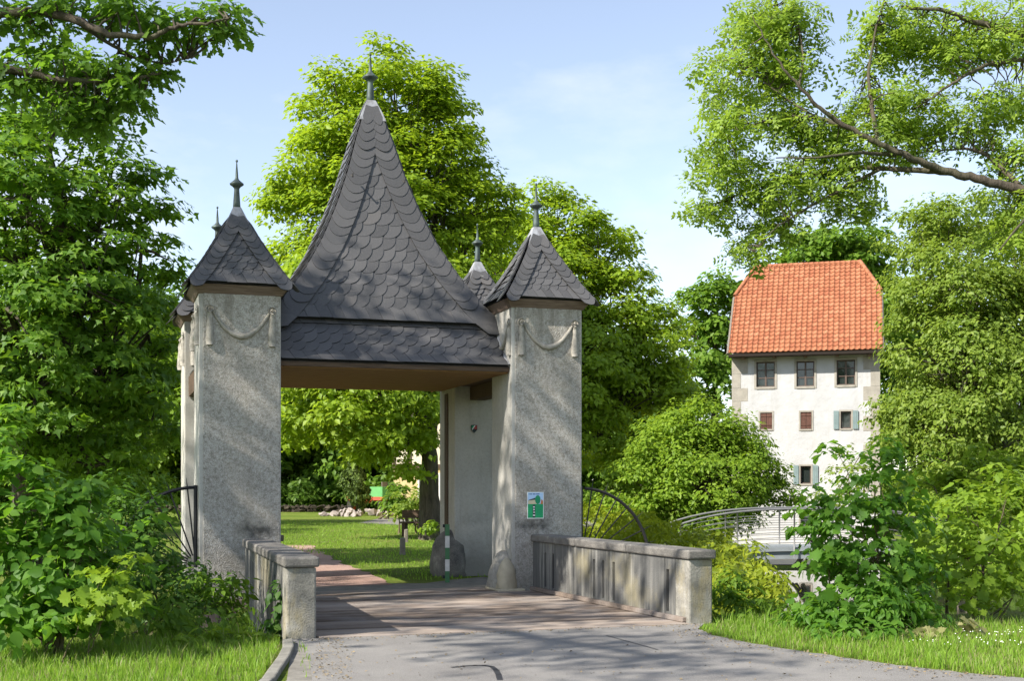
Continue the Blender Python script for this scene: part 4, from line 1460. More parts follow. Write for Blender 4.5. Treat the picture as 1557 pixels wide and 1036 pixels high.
for x in (1.2, 3.4, 5.6):
    w_ = MB().box2((x, -.03, .9), (x + .9, .05, 2.0)).build('window', 'window_glass', hh)
    MB().box2((x - .08, -.045, .82), (x, -.001, 2.08)).box2((x + .9, -.045, .82), (x + .98, -.001, 2.08)).box2((x, -.045, 2.0), (x + .9, -.001, 2.08)).box2((x, -.045, .82), (x + .9, -.001, .9)).build('frame', 'post_white', w_)
MB().box2((-.35, -.12, 4.1), (-.06, .0, 4.3)).build('wall_lamp', 'dark_timber', hh)
sheet('courtyard', [(-6.2, 50.5), (-3.2, 47.0), (3.0, 46.5), (4.0, 58.0), (-6.0, 58.0)], 0.012, 'grey_grit')

# farm trailer
tl = thing('farm_trailer', 'green sided farm trailer with red chassis parked behind the columnar conifer', 'trailer', (W(556, 783, 65)[0], 65.2, 0.0), R(72))
MB().box2((-.2, -.95, .72), (1.62, .95, .80)).build('chassis', 'trailer_red', tl, bevel=.02)
MB().box2((-.2, -1.0, .81), (1.64, 1.0, .90)).build('bed', 'trailer_red', tl)
for y in (-1.0, .95):
    MB().box2((-.2, y, .905), (1.64, y + .05, 1.42)).build('side_board', 'trailer_green', tl)
    MB().box2((-.2, y + .005, 1.425), (1.64, y + .045, 1.68)).build('top_board', 'wood_grey', tl)
for x in (-.2, 1.59):
    MB().box2((x, -.945, .905), (x + .05, .945, 1.42)).build('end_board', 'trailer_green', tl)
for x in (.5, 1.15):
    MB().box2((x, -1.03, .82), (x + .06, -1.002, 1.66)).build('stake', 'trailer_green', tl)
for x in (.15, 1.25):
    for y in (-.98, .74):
        w_ = MB()
        w_.tube([(x, y, .40), (x, y + .24, .40)], .40, 18)
        wo_ = w_.build('wheel', 'tyre_rubber', tl, bevel=.03)
        MB().tube([(x, y - .012, .40), (x, y + .1, .40)], .2, 12).build('rim', 'trailer_red', wo_)
MB().add([(-.2, -.4, .62), (-.2, .4, .62), (-1.5, 0, .42), (-.2, -.4, .72), (-.2, .4, .72), (-1.5, 0, .50)], [(0, 1, 2), (3, 5, 4), (0, 3, 4, 1), (1, 4, 5, 2), (2, 5, 3, 0)]).build('drawbar', 'trailer_red', tl)
MB().tube([(-1.5, 0, .46), (-1.75, 0, .44)], .05, 6).build('hitch', 'wrought_iron', tl)

# ring of stones round the conifer
sr = thing('stone_heap', 'ring of pale field stones round the foot of the columnar conifer', 'stones', (W(546, 783, 62)[0], 62.0, 0.0))
rg = np.random.default_rng(4)
sv = []
for s_ in range(3):
    mb = MB(); boulder_v = []
    u_ = unit(rg.normal(size=(14, 3)))
    import bmesh
    bm_ = bmesh.new()
    for p in u_:
        bm_.verts.new((p[0] * .22, p[1] * .18, p[2] * .13))
    bmesh.ops.convex_hull(bm_, input=bm_.verts)
    me = bpy.data.meshes.new('stone'); bm_.to_mesh(me); bm_.free(); me.materials.append(M['field_stone']); sv.append(me)
stone_shapes = sv
for i in range(46):
    a = rg.random() * 2 * math.pi; r_ = 0.5 + 1.35 * rg.random() ** .6
    o = link('stone', sv[i % 3], sr, loc=(r_ * math.cos(a), r_ * .8 * math.sin(a), .06 + .20 * max(0, 1.5 - r_) + .03 * rg.random()))
    o.rotation_euler = (rg.random() * .5, rg.random() * .5, rg.random() * 6)
    o.scale = (0.7 + rg.random() * .7,) * 3
# low dark wall at the edge of the wood
lw = thing('dry_stone_wall', 'low dark dry stone wall along the wooded edge of the lawn', 'wall', (-21.0, 70.0, 0.0))
for i in range(100):
    o = link('stone', sv[i % 3], lw, loc=(12.2 * (i % 50) / 50 + rg.random() * .15, rg.normal() * .1, .08 + .2 * (i // 50)))
    o.rotation_euler = (rg.random() * .4, rg.random() * .4, rg.random() * 6)
    o.scale = (1.15, 1.15, 1.0)
me2 = []
for m_ in sv:
    c_ = m_.copy(); c_.materials.clear(); c_.materials.append(M['dark_stone']); me2.append(c_)
for ch in lw.children:
    ch.data = me2[sv.index(ch.data)]

# wooden posts and bench
def wpost(px, py, top, Y, w, label):
    g_ = W(px, py, Y)
    t = thing('wooden_post', label, 'post', (g_[0], Y, 0.0), R(12), 'weathered posts standing in the grass')
    h = (py - top) / F * Y
    MB().hexa([(-w, -w, -.05), (w, -w, -.05), (w, w, -.05), (-w, w, -.05)], [(-w * .85, -w * .8, h * .96), (w * .9, -w * .85, h), (w * .85, w * .9, h * 1.01), (-w * .9, w * .8, h * .97)]).build('shaft', 'wood_grey', t, bevel=.02)
    return t
wpost(612, 844, 818, 28.4, .065, 'stout grey wooden post in the lawn nearest the gate')
wpost(617.5, 825, 805, 34.4, .055, 'thinner grey wooden post in the lawn behind the stout one')
bn = thing('garden_bench', 'dark wooden bench beside the trunk of the lime tree', 'bench', (W(646, 812, 38)[0], 38.0, 0.0), R(-8))
MB().box2((-.75, -.22, .40), (.75, .22, .45)).build('seat', 'dark_timber', bn)
MB().box2((-.75, .20, .55), (.75, .24, .80)).build('backrest', 'dark_timber', bn)
for x in (-.62, .62):
    MB().box2((x - .05, -.2, 0), (x + .05, .2, .395)).build('leg', 'dark_timber', bn)
    MB().box2((x - .04, .205, .46), (x + .04, .238, .545)).build('stay', 'dark_timber', bn)
sp = thing('garden_spotlight', 'small black garden spotlight on the lawn left of the gravel path', 'lamp', (W(428, 830, 31)[0] - .05, 31.0, 0.0), R(15))
MB().tube([(0, 0, 0), (0, 0, .18)], .02, 6).build('stem', 'wrought_iron', sp)
MB().box2((-.10, -.10, .185), (.10, .10, .34)).build('housing', 'wrought_iron', sp, bevel=.02)
MB().box2((-.08, -.108, .2), (.08, -.101, .32)).build('lens', 'window_glass', sp)

# ------------------------------------------------------------------ trees
tree('lime_tree', 'tall bright green lime tree rising behind the slate roof', 'tree', (W(658, 822, 36)[0], 36, 0),
     [L(600, 165, 36.5, 90, 90), L(520, 190, 36, 75, 85), L(655, 230, 37, 85, 95), L(500, 320, 36, 90, 95), L(590, 310, 36, 110, 100), L(715, 330, 37, 70, 80),
      L(450, 420, 36, 60, 80), L(560, 450, 35, 120, 110, 2.6), L(690, 450, 36, 85, 90), L(470, 560, 35, 80, 70), L(560, 610, 34.5, 100, 60, 2.4), L(660, 580, 36, 75, 65), L(480, 650, 35.5, 70, 45), L(600, 668, 34.5, 55, 26, 1.5), L(560, 690, 35, 28, 22, .8), L(620, 715, 34.6, 14, 14, .5)],
     'leaf_lime', 'simple', 0.155, 1.8, 120, (0.4, 0.8), 0.29, seed=2, top=10.5, lo=-0.6, lean=(1.0, 0))
tree('lime_tree', 'broad bright green lime tree behind the right front pier', 'tree', (W(845, 830, 44)[0], 44, 0),
     [L(835, 360, 44, 70, 80), L(740, 390, 45, 75, 70), L(900, 400, 44, 70, 70), L(800, 470, 43, 100, 90), L(925, 480, 43.5, 65, 80), L(985, 510, 43, 55, 65), L(870, 560, 42.5, 100, 85), L(960, 600, 43, 75, 70), L(900, 680, 43, 80, 60), L(1000, 590, 44, 45, 70), L(760, 560, 44, 70, 70)],
     'leaf_lime', 'simple', 0.17, 1.4, 120, (0.45, 0.9), 0.34, seed=3, top=8.5, lo=-0.6)
tree('maple_tree', 'large dark green maple filling the left side behind the shrubs', 'tree', (-9.6, 24.5, -0.2),
     [L(80, 160, 24, 100, 90), L(150, 290, 24, 95, 90), L(40, 300, 23, 110, 110), L(215, 380, 24.5, 70, 75), L(120, 430, 23, 110, 100), L(10, 470, 22.5, 110, 110), L(225, 510, 24.5, 55, 85), L(160, 580, 23.5, 90, 90), L(50, 620, 22.5, 100, 90), L(230, 640, 24.5, 60, 80), L(140, 710, 24, 100, 60), L(-90, 300, 24, 140, 160), L(-100, 560, 23, 140, 140)],
     'leaf_maple', 'star', 0.15, 1.7, 82, (0.35, 0.7), 0.30, seed=4, top=7.0, flat=0.32, lo=-0.7, droop=0.2)
tree('leafy_tree', 'rounded light green tree left of the white house behind the footbridge', 'tree', (W(1075, 830, 38)[0] - .3, 38, -0.4),
     [L(1075, 655, 38, 60, 45), L(1020, 690, 37.5, 65, 55), L(1120, 690, 38, 60, 45), L(975, 740, 37, 60, 50), L(1070, 735, 37, 90, 55), L(1150, 728, 38, 40, 32), L(935, 780, 37, 45, 40), L(1060, 790, 37.5, 70, 40), L(1130, 765, 38, 45, 40), L(1180, 745, 38, 22, 14), L(1128, 668, 38.5, 22, 18), L(1030, 640, 38, 30, 22), L(1195, 765, 38, 16, 12)],
     'leaf_fresh', 'simple', 0.12, 2.4, 130, (0.28, 0.75), 0.13, seed=5, top=2.2, flat=0.6, lo=-0.7)
tree('oak_tree', 'distant dark green tree rising left of the orange roof', 'tree', (W(1085, 740, 78)[0], 78, 0),
     [L(1085, 460, 78, 40, 42), L(1060, 510, 78, 32, 55), L(1105, 540, 78, 40, 60), L(1065, 590, 77, 36, 50), L(1110, 450, 79, 28, 34)],
     'leaf_mid', 'simple', 0.34, 0.5, 110, (0.6, 1.2), 0.35, seed=6, top=11)
tree('oak_tree', 'distant dark green tree showing above the ridge of the orange roof', 'tree', (W(1280, 760, 78)[0], 78, -1),
     [L(1270, 370, 78, 65, 32), L(1225, 385, 78, 35, 25), L(1320, 400, 78, 50, 50), L(1340, 470, 77, 45, 70)],
     'leaf_mid', 'simple', 0.34, 0.5, 110, (0.6, 1.2), 0.35, seed=7, top=13)
tree('willow_tree', 'dense fine leaved tree right of the white house above the moat', 'tree', (W(1475, 830, 40)[0], 40, -1.4),
     [L(1420, 345, 41, 70, 40), L(1490, 350, 41, 70, 45), L(1400, 425, 40, 42, 60), L(1450, 440, 39, 90, 75), L(1540, 430, 39, 70, 85), L(1405, 530, 39, 55, 75), L(1470, 560, 38, 95, 80), L(1390, 625, 39, 55, 60), L(1550, 560, 38, 80, 90), L(1440, 660, 38, 85, 60), L(1530, 680, 38, 80, 60), L(1600, 450, 39, 80, 120), L(1480, 740, 38, 110, 50)],
     'leaf_willow', 'simple', 0.135, 1.6, 115, (0.35, 0.75), 0.30, 'bark_grey', seed=8, top=8, flat=0.7, lo=-0.8, outw=.8)
tree('thuja', 'dark columnar conifer standing on the lawn beyond the gate', 'conifer', (W(546, 783, 62.5)[0], 62.5, 0),
     [L(540, 712, 62.5, 11, 16), L(538, 735, 62.5, 17, 24), L(546, 757, 62.5, 16, 16)], 'leaf_thuja', 'simple', 0.12, 9.0, 110, (0.14, 0.3), 0.10, seed=9, flat=1.2, top=2.2, fill=.7, lo=-1, up=.2, outw=1.2, droop=-.8)
tree('garden_shrub', 'loose pale leaved shrub in front of the yellow house wall', 'shrub', (W(628, 815, 40)[0], 40, 0),
     [L(622, 762, 40, 22, 24), L(642, 755, 40, 16, 22), L(608, 778, 40, 12, 14), L(630, 785, 40, 18, 14)], 'leaf_willow', 'simple', 0.14, 3.2, 40, (0.18, 0.35), 0.035, 'stem_brown', seed=10, top=1.2, stems=6, flat=.8, lo=-1)
tree('garden_shrub', 'dark round shrub at the left corner of the timbered house', 'shrub', (W(590, 782, 56)[0], 56, 0),
     [L(600, 752, 56, 14, 22), L(612, 765, 56, 14, 18), L(593, 770, 56, 10, 13)], 'leaf_mid', 'simple', 0.2, 2.5, 55, (0.25, 0.45), 0.05, 'stem_brown', seed=12, top=1.0, stems=4, lo=-1)

# the wood beyond the lawn and behind everything
rg = np.random.default_rng(33)
wood = [(-36, 80, 15), (-30, 74, 13), (-25.5, 80, 15), (-21.5, 75, 12.5), (-18.0, 79, 13.5), (-15.5, 74, 11.5), (-13, 79, 13), (-9.6, 76, 12.5), (-6.0, 80, 13), (-2.0, 78, 14), (2.5, 80, 13), (6.5, 79, 11), (22, 88, 13), (28, 82, 15), (34, 80, 14), (41, 84, 15), (-43, 76, 14), (-16, 46, 11), (-19, 36, 11)]
for i, (x, y, h) in enumerate(wood):
    s_ = h / 13
    lb = []
    for k in range(9):
        z = h * (0.08 + 0.84 * k / 8)
        rr = 3.1 * s_ * (0.75 + 0.5 * math.sin(math.pi * (k + 1) / 10)) * (1 if k < 7 else .75)
        lb.append((np.array([x + rg.normal() * 1.2 * s_, y + rg.normal() * .9, z]), (rr, rr * .9, rr * .72)))
    nearw = y < 60
    lab = ('dark green tree in the wood beyond the lawn' if i % 3 else 'lighter green tree among the dark trees of the wood beyond the lawn')
    if nearw:
        lab = 'shaded green tree behind the large maple, farther from the gate' if i == 17 else 'shaded green tree directly behind the large maple'
    tree('woodland_tree', lab, 'tree', (x, y, -1.75 if (x > 7 and y < 95) else 0.0), lb, 'leaf_mid' if i % 3 else 'leaf_fresh', 'simple', 0.36 if not nearw else .26, 0.32, 70, (0.7, 1.4), 0.28, seed=40 + i, group=None if nearw else 'trees of the wood beyond the lawn', twigs=.3, top=h * .75, lo=-.8)
# understorey hedge line at the wood's foot
tree('undergrowth', 'low dark undergrowth along the foot of the wood', 'undergrowth', (-18, 73, 0),
     [(np.array([-34 + 3.0 * k, 73.5 + rg.normal() * .6, .7]), (2.0, 1.1, 1.0 + .3 * rg.random())) for k in range(13)], 'leaf_dark', 'simple', .26, .9, 60, (.5, .8), .05, 'stem_brown', seed=70, forks=False, lo=-.6)
# far dark thicket closing the horizon
tk = thing('thicket', 'far dark green thicket along the horizon', 'thicket', (0, 100, 0))
rg = np.random.default_rng(71)
cen = np.stack([rg.uniform(-75, 85, 900), 100 + rg.normal(size=900) * 3, rg.uniform(-1, 9, 900) * (.7 + .3 * rg.random(900))], 1)
p, fr, s = leaves(rg, cen, rg.uniform(1.2, 2.2, 900), 45, .7, .7, .6, None, .3, .7)
link('foliage', leaf_mesh('foliage', rg, p - np.array([0, 100, 0]), fr, s, 'simple', 'leaf_dark'), tk, kind='stuff')

# ------------------------------------------------------------------ overhanging boughs
def bough_tree(name, label, base, trunk, boughs, clumps, mat, tpl, leaf, per, cr, seed, bark, flat, parts=0, extra=None, droop=0.45, up=.9):
    """a tree whose trunk stands outside the frame; boughs are polylines with radii, clumps are ellipsoids of leaf clusters"""
    rng = np.random.default_rng(seed)
    base = np.array(base, float)
    t = thing(name, label, 'tree', tuple(base))
    mb = MB()
    mb.tube([np.array(p) - base for p, _ in trunk], [r for _, r in trunk], 12)
    anchors = []
    for pts, r0, r1 in boughs:
        P = np.array(pts, float)
        d = np.linspace(0, len(P) - 1, 6 * len(P))
        Q = np.stack([np.interp(d, np.arange(len(P)), P[:, k]) for k in range(3)], 1)
        for _ in range(2):
            Q[1:-1] = (Q[:-2] + 2 * Q[1:-1] + Q[2:]) / 4
        Q[1:-1] += rng.normal(size=Q[1:-1].shape) * r0 * .12
        mb.tube(Q - base, np.linspace(r0, r1, len(Q)), 8)
        anchors.append(Q)
    A = np.concatenate(anchors)
    cs, rs = [], []
    for c, rad, n in clumps:
        n = max(3, int(n * (.85 if base[1] > 15 else 1)))
        d = unit(rng.normal(size=(n, 3))) * (rng.random((n, 1)) ** (1 / 2.2))
        cs.append(np.array(c) + d * np.array(rad)); rs.append(rng.uniform(cr[0], cr[1], n))
    cen, r = np.concatenate(cs), np.concatenate(rs)
    for c in cen:
        j = np.argmin(np.linalg.norm(A - c, axis=1) + rng.random(len(A)) * .25)
        if np.linalg.norm(A[j] - c) < (1.7 if base[1] > 15 else 1.2):
            mb.tube(bent(rng, A[j] - base, c - base, 5, .12, .04), np.linspace(.016, .004, 5), 4, False)
    p, fr, s = leaves(rng, cen, r, per, flat, up, .5, None, droop, leaf)
    if parts:
        q = np.argsort(np.linalg.norm(p - np.array([0, 0, EYE]), axis=1) + 50 * (np.abs(p[:, 0] + .0) > .41 * p[:, 1]))
        near, rest = q[:parts], q[parts:]
        leaf_objects(t, base, p[near], fr[near], s[near], tpl, mat)
        p, fr, s = p[rest], fr[rest], s[rest]
    if extra is not None:
        p2, f2, s2 = extra(rng)
        link('upper_crown', leaf_mesh('upper_crown', rng, p2 - base, f2, s2, 'star', mat), t)
    o = link('crown', leaf_mesh('crown', rng, p - base, fr, s, tpl, mat), t)
    if parts:
        o['kind'] = 'stuff'
    mb.build('trunk', bark, t, True)
    return t

YA = 23.0
def PL(Y, *pts):
    return [W(x, y, Y + dy) for x, y, dy in pts]
def CL(px, py, rx, ry, Y, n, rd=1.0):
    k = Y / F
    return (W(px, py, Y + (.7 if Y > 20 else .25)), (rx * k, rd, ry * k), n)
ash_b = [
    (PL(YA, (1700, 330, 0), (1560, 290, 0), (1482, 272, 0), (1430, 258, 0), (1385, 240, -.2), (1335, 218, -.3), (1290, 195, -.3), (1250, 168, -.4), (1215, 130, -.5), (1185, 95, -.5), (1160, 55, -.4)), .10, .010),
    (PL(YA, (1440, 262, 0), (1380, 258, .2), (1320, 254, .4), (1255, 262, .6), (1190, 270, .8), (1140, 285, .9), (1105, 305, .9)), .06, .012),
    (PL(YA, (1290, 195, -.3), (1250, 180, 0), (1200, 175, .3), (1140, 190, .4), (1100, 210, .4)), .045, .01),
    (PL(YA, (1215, 130, -.5), (1222, 90, -.2), (1215, 40, .2), (1200, -10, .4)), .025, .006),
    (PL(YA, (1240, 178, 0), (1195, 150, .2), (1150, 115, .4), (1120, 90, .5)), .022, .006),
    (PL(YA, (1140, 285, .9), (1105, 262, .9), (1090, 240, .8)), .016, .005),
    (PL(YA, (1360, 235, 0), (1300, 232, -.6), (1245, 240, -.8), (1180, 240, -.8)), .04, .01),
    (PL(YA, (1340, 256, .3), (1285, 285, .3), (1230, 315, .3), (1180, 345, .2), (1150, 380, .2)), .035, .008),
    (PL(YA, (1335, 218, -.3), (1325, 160, 0), (1320, 110, .2), (1330, 50, .3), (1350, -20, .4)), .045, .012),
    (PL(YA, (1720, 120, 1), (1600, 70, .6), (1540, 50, .3), (1490, 35, .2), (1430, 15, 0), (1370, 10, 0)), .11, .02),
    (PL(YA, (1640, 90, .8), (1560, 90, .4), (1500, 97, .2), (1450, 125, 0), (1400, 160, 0)), .06, .012),
    (PL(YA, (1560, 290, 0), (1500, 235, .5), (1470, 225, .5), (1400, 232, .6)), .05, .012),
    (PL(YA, (1690, 330, 0), (1620, 300, -.5), (1560, 330, -.8), (1520, 380, -1)), .06, .012)]
ash_c = [CL(1150, 40, 60, 60, YA, 26), CL(1205, 55, 34, 70, YA, 18), CL(1110, 110, 40, 60, YA, 18), CL(1170, 120, 75, 55, YA, 34), CL(1110, 190, 45, 45, YA, 18), CL(1210, 190, 70, 45, YA, 26), CL(1110, 255, 55, 40, YA, 20),
         CL(1080, 320, 35, 20, YA, 9, .5), CL(1180, 285, 80, 35, YA, 26), CL(1160, 345, 50, 28, YA, 14, .6), CL(1140, 385, 22, 14, YA, 6, .4), CL(1270, 270, 70, 40, YA, 24), CL(1290, 310, 50, 25, YA, 10, .6), CL(1290, 225, 70, 35, YA, 20), CL(1340, 150, 60, 55, YA, 22), CL(1345, 60, 42, 60, YA, 22), CL(1400, 60, 60, 60, YA, 26),
         CL(1410, 170, 60, 45, YA, 20), CL(1470, 60, 60, 60, YA, 24), CL(1380, 215, 50, 25, YA, 10), CL(1480, 190, 50, 40, YA, 16), CL(1530, 40, 50, 60, YA, 22), CL(1540, 150, 40, 40, YA, 14), CL(1530, 240, 35, 35, YA, 14), CL(1545, 320, 40, 50, YA, 20), CL(1520, 370, 30, 25, YA, 8), CL(1650, 100, 90, 160, YA + 1, 60, 2.2), CL(1650, 330, 80, 90, YA + 1, 40, 2)]
bough_tree('ash_tree', 'airy light green ash with a long bough reaching in above the orange roof', (13.6, 24.2, -0.2),
           [((13.6, 24.2, -.3), .42), ((13.3, 24.1, 2.5), .33), ((12.7, 24.0, 5.5), .30), ((11.9, 23.9, 7.6), .24), ((11.8, 23.8, 10.5), .16), ((11.5, 23.6, 13), .07)], ash_b, ash_c, 'leaf_ash', 'pinnate', 0.24, 26, (.26, .52), 101, 'bark_dark', .55, up=.8)

YO = 14.0
oak_b = [
    (PL(YO, (-400, 60, .5), (-160, 30, .3), (0, 20, 0), (55, 15, 0), (110, 28, -.1), (165, 52, -.2), (228, 57, -.2), (262, 40, -.2), (320, 35, -.3), (350, 25, -.3)), .075, .008),
    (PL(YO, (110, 28, -.1), (160, 62, .2), (205, 88, .3), (250, 97, .3), (290, 88, .3)), .028, .004),
    (PL(YO, (-300, 130, .5), (-100, 108, .2), (0, 105, 0), (45, 110, 0), (100, 122, 0), (150, 122, .1), (205, 118, .1), (245, 110, .1)), .07, .010),
    (PL(YO, (180, 80, .3), (215, 90, .4), (268, 120, .4)), .012, .003)]
oak_c = [CL(30, 25, 60, 25, YO, 14, .6), CL(120, 15, 60, 22, YO, 14, .6), CL(200, 20, 50, 25, YO, 13, .5), CL(265, 35, 35, 25, YO, 11, .4), CL(325, 45, 35, 25, YO, 13, .4), CL(345, 15, 25, 12, YO, 6, .3), CL(235, 65, 25, 15, YO, 5, .3),
         CL(190, 120, 50, 30, YO, 15, .5), CL(230, 105, 25, 15, YO, 6, .3), CL(110, 110, 50, 25, YO, 10, .5), CL(50, 75, 50, 20, YO, 7, .5), CL(40, 135, 60, 30, YO, 16, .6), CL(150, 165, 55, 30, YO, 15, .5), CL(205, 150, 25, 25, YO, 6, .3), CL(110, 190, 45, 25, YO, 9, .4),
         CL(-80, 60, 60, 70, YO, 22, .8)]


def oak_extra(rng):
    lb = [(np.array([-10.6, 11.9, 12.0]), (1.3, 1.0, 0.8)), (np.array([-8.7, 13.0, 12.0]), (1.4, 1.1, 0.8)), (np.array([-12.6, 12.6, 13.6]), (1.6, 1.2, .9)), (np.array([-12.4, 5.7, 12.0]), (2.2, 1.9, 1.1)),
          (np.array([-10.3, 3.0, 12.0]), (2.0, 1.6, 1.0)), (np.array([-6.6, 6.3, 12.2]), (1.5, 1.3, .8)), (np.array([-9.6, 8.2, 12.0]), (1.1, 1.3, .8)), (np.array([-16.8, 10.6, 13.0]), (2.6, 2.6, 2.0)), (np.array([-16.6, 7.4, 14.5]), (2.8, 2.4, 2.0)), (np.array([-14.0, 9.0, 16.0]), (2.6, 2.4, 1.8))]
    cen, r, ids = sample_lobes(rng, lb, .60, .7, 1.3, .3)
    return leaves(rng, cen, r, 44, .6, .6, .5, None, .3, .17)
bough_tree('oak_tree', 'dark leaved oak whose boughs hang into the upper left corner', (-14.0, 8.5, 0.0),
           [((-14.0, 8.5, -.2), .62), ((-13.9, 8.6, 2.5), .5), ((-13.7, 8.8, 5.5), .44), ((-13.6, 8.9, 8.5), .38), ((-13.8, 8.5, 12), .25), ((-14, 8.2, 16), .1)],
           oak_b + [([np.array([-13.7, 8.8, 5.6]), np.array([-10.0, 11.5, 6.4]), W(-400, 60, YO + .5)], .2, .11), ([np.array([-13.8, 8.7, 5.0]), np.array([-10.2, 11.5, 5.6]), W(-300, 130, YO + .5)], .18, .1),
                    ([np.array([-13.6, 8.9, 8.5]), np.array([-11.5, 6, 11.5]), np.array([-10, 3, 12])], .2, .05), ([np.array([-12.5, 7.5, 10.2]), np.array([-9, 6.8, 11.8]), np.array([-6.6, 6.3, 12])], .12, .03), ([np.array([-13.7, 8.8, 9]), np.array([-12, 11, 11.5]), np.array([-8.8, 12.8, 12])], .18, .04), ([np.array([-13.7, 8.8, 9.5]), np.array([-16, 9.5, 11.5]), np.array([-18, 11, 11.5])], .2, .05)],
           oak_c, 'leaf_oak', 'oak', 0.125, 21, (.16, .30), 102, 'bark_dark', .55, 300, oak_extra, .3)

# ------------------------------------------------------------------ shrubs close by, with single leaves
tree('maple_sapling', 'bushy young maple with broad lobed leaves on the right verge', 'shrub', (W(1335, 965, 14)[0], 14.2, -0.05),
     [L(1345, 700, 14.2, 42, 34), L(1330, 745, 14.2, 62, 40), L(1285, 790, 14.0, 62, 40), L(1360, 790, 14.3, 60, 45), L(1325, 850, 14.0, 85, 45), L(1260, 850, 13.9, 48, 38), L(1380, 870, 14.2, 55, 45), L(1240, 765, 13.9, 32, 22), L(1240, 800, 13.9, 30, 30), L(1300, 920, 13.8, 95, 40), L(1380, 930, 13.9, 60, 38), L(1275, 690, 14.4, 22, 16)],
     'leaf_broad', 'maple', 0.098, 10.5, 14, (0.12, 0.24), 0.022, 'stem_brown', seed=110, top=2.0, stems=5, parts=300, flat=.4, lo=-.85, twigs=.5, leafname='foliage', droop=.55, tpl2='lobed')
tree('young_maple', 'yellowish young maple behind the verge at the right edge', 'shrub', (W(1490, 960, 15)[0], 15.2, -0.05),
     [L(1470, 770, 15.2, 45, 40), L(1530, 760, 15.2, 40, 60), L(1440, 830, 15, 45, 40), L(1500, 850, 15, 60, 50), L(1450, 900, 14.8, 60, 40), L(1540, 910, 14.8, 50, 45), L(1570, 830, 15, 50, 70)],
     'leaf_fresh', 'maple', 0.10, 9, 12, (0.12, 0.26), 0.02, 'stem_brown', seed=111, top=1.9, stems=5, parts=260, flat=.4, lo=-.85, twigs=.5, leafname='foliage', droop=.5, tpl2='lobed')
tree('broadleaf_shrub', 'tall dark shrub with large smooth leaves in the left corner', 'shrub', (W(60, 980, 11.6)[0], 11.9, -0.05),
     [L(15, 650, 12, 30, 35), L(30, 720, 11.8, 50, 40), L(85, 745, 11.7, 60, 35), L(40, 800, 11.6, 70, 50), L(115, 800, 11.6, 55, 45), L(20, 880, 11.5, 60, 55), L(100, 880, 11.5, 65, 50), L(60, 940, 11.4, 80, 35), L(140, 750, 11.7, 35, 25), L(-60, 760, 11.8, 70, 100), L(140, 850, 11.9, 55, 50), L(40, 870, 12.2, 110, 90), L(130, 930, 11.8, 90, 38), L(10, 945, 11.5, 60, 30)],
     'leaf_broad', 'heart', 0.095, 11, 17, (0.12, 0.24), 0.02, 'stem_brown', seed=112, top=2.0, stems=6, parts=300, flat=.6, lo=-.9, twigs=.5, leafname='foliage', droop=.6, fill=.35)
tree('maple_seedling', 'low bright green maple seedling among the shrubs left of the gate', 'shrub', (W(170, 965, 11.4)[0], 11.3, -0.03),
     [L(160, 872, 11.3, 38, 10), L(165, 905, 11.2, 50, 14), L(160, 935, 11.2, 40, 14), L(190, 850, 11.4, 24, 10)],
     'leaf_fresh', 'maple', 0.085, 22, 9, (0.10, 0.18), 0.008, 'stem_brown', seed=113, top=.6, stems=2, parts=150, flat=.25, lo=-.5, twigs=.9, leafname='foliage', droop=.35)
tree('rose_bush', 'dark green wild rose bush between the maple and the left pier', 'shrub', (W(215, 960, 14)[0], 14.2, -0.1),
     [L(205, 765, 14.3, 35, 26), L(228, 810, 14.4, 34, 36), L(190, 820, 14.2, 45, 40), L(225, 875, 14.1, 55, 45), L(160, 760, 14.6, 40, 40), L(180, 880, 14.0, 50, 45), L(270, 915, 13.9, 50, 40), L(320, 885, 14.6, 40, 30)],
     'leaf_rose', 'simple', 0.075, 9, 42, (0.14, 0.28), 0.02, 'stem_brown', seed=114, top=1.3, stems=6, flat=.7, lo=-.9, twigs=.7, leafname='foliage')
tree('nettle_patch', 'leafy nettles and cane shoots at the foot of the left pier', 'plant', (W(335, 950, 14)[0], 14.0, -0.1),
     [L(350, 885, 14.4, 26, 22), L(300, 905, 14.0, 45, 32), L(350, 925, 14.0, 40, 30), L(240, 935, 12.9, 50, 24), L(300, 950, 13.2, 55, 20), L(380, 950, 13.4, 28, 18)],
     'leaf_mid', 'lance', 0.10, 9.0, 24, (0.12, 0.22), 0.008, 'stem_brown', seed=115, top=.7, stems=7, parts=160, flat=.9, lo=-.9, twigs=.8, leafname='foliage', droop=.6)
tree('ground_elder', 'fresh green low weeds along the grass edge before the left parapet', 'plant', (W(330, 985, 12.4)[0], 12.6, 0.0),
     [L(350, 968, 12.7, 45, 9), L(300, 975, 12.5, 40, 8), L(400, 972, 12.8, 28, 9), L(260, 980, 12.4, 30, 7)],
     'leaf_fresh', 'lance', 0.10, 14, 16, (0.08, 0.14), 0.006, 'stem_brown', seed=116, top=.15, stems=3, flat=.6, lo=-.3, twigs=.6, leafname='foliage')
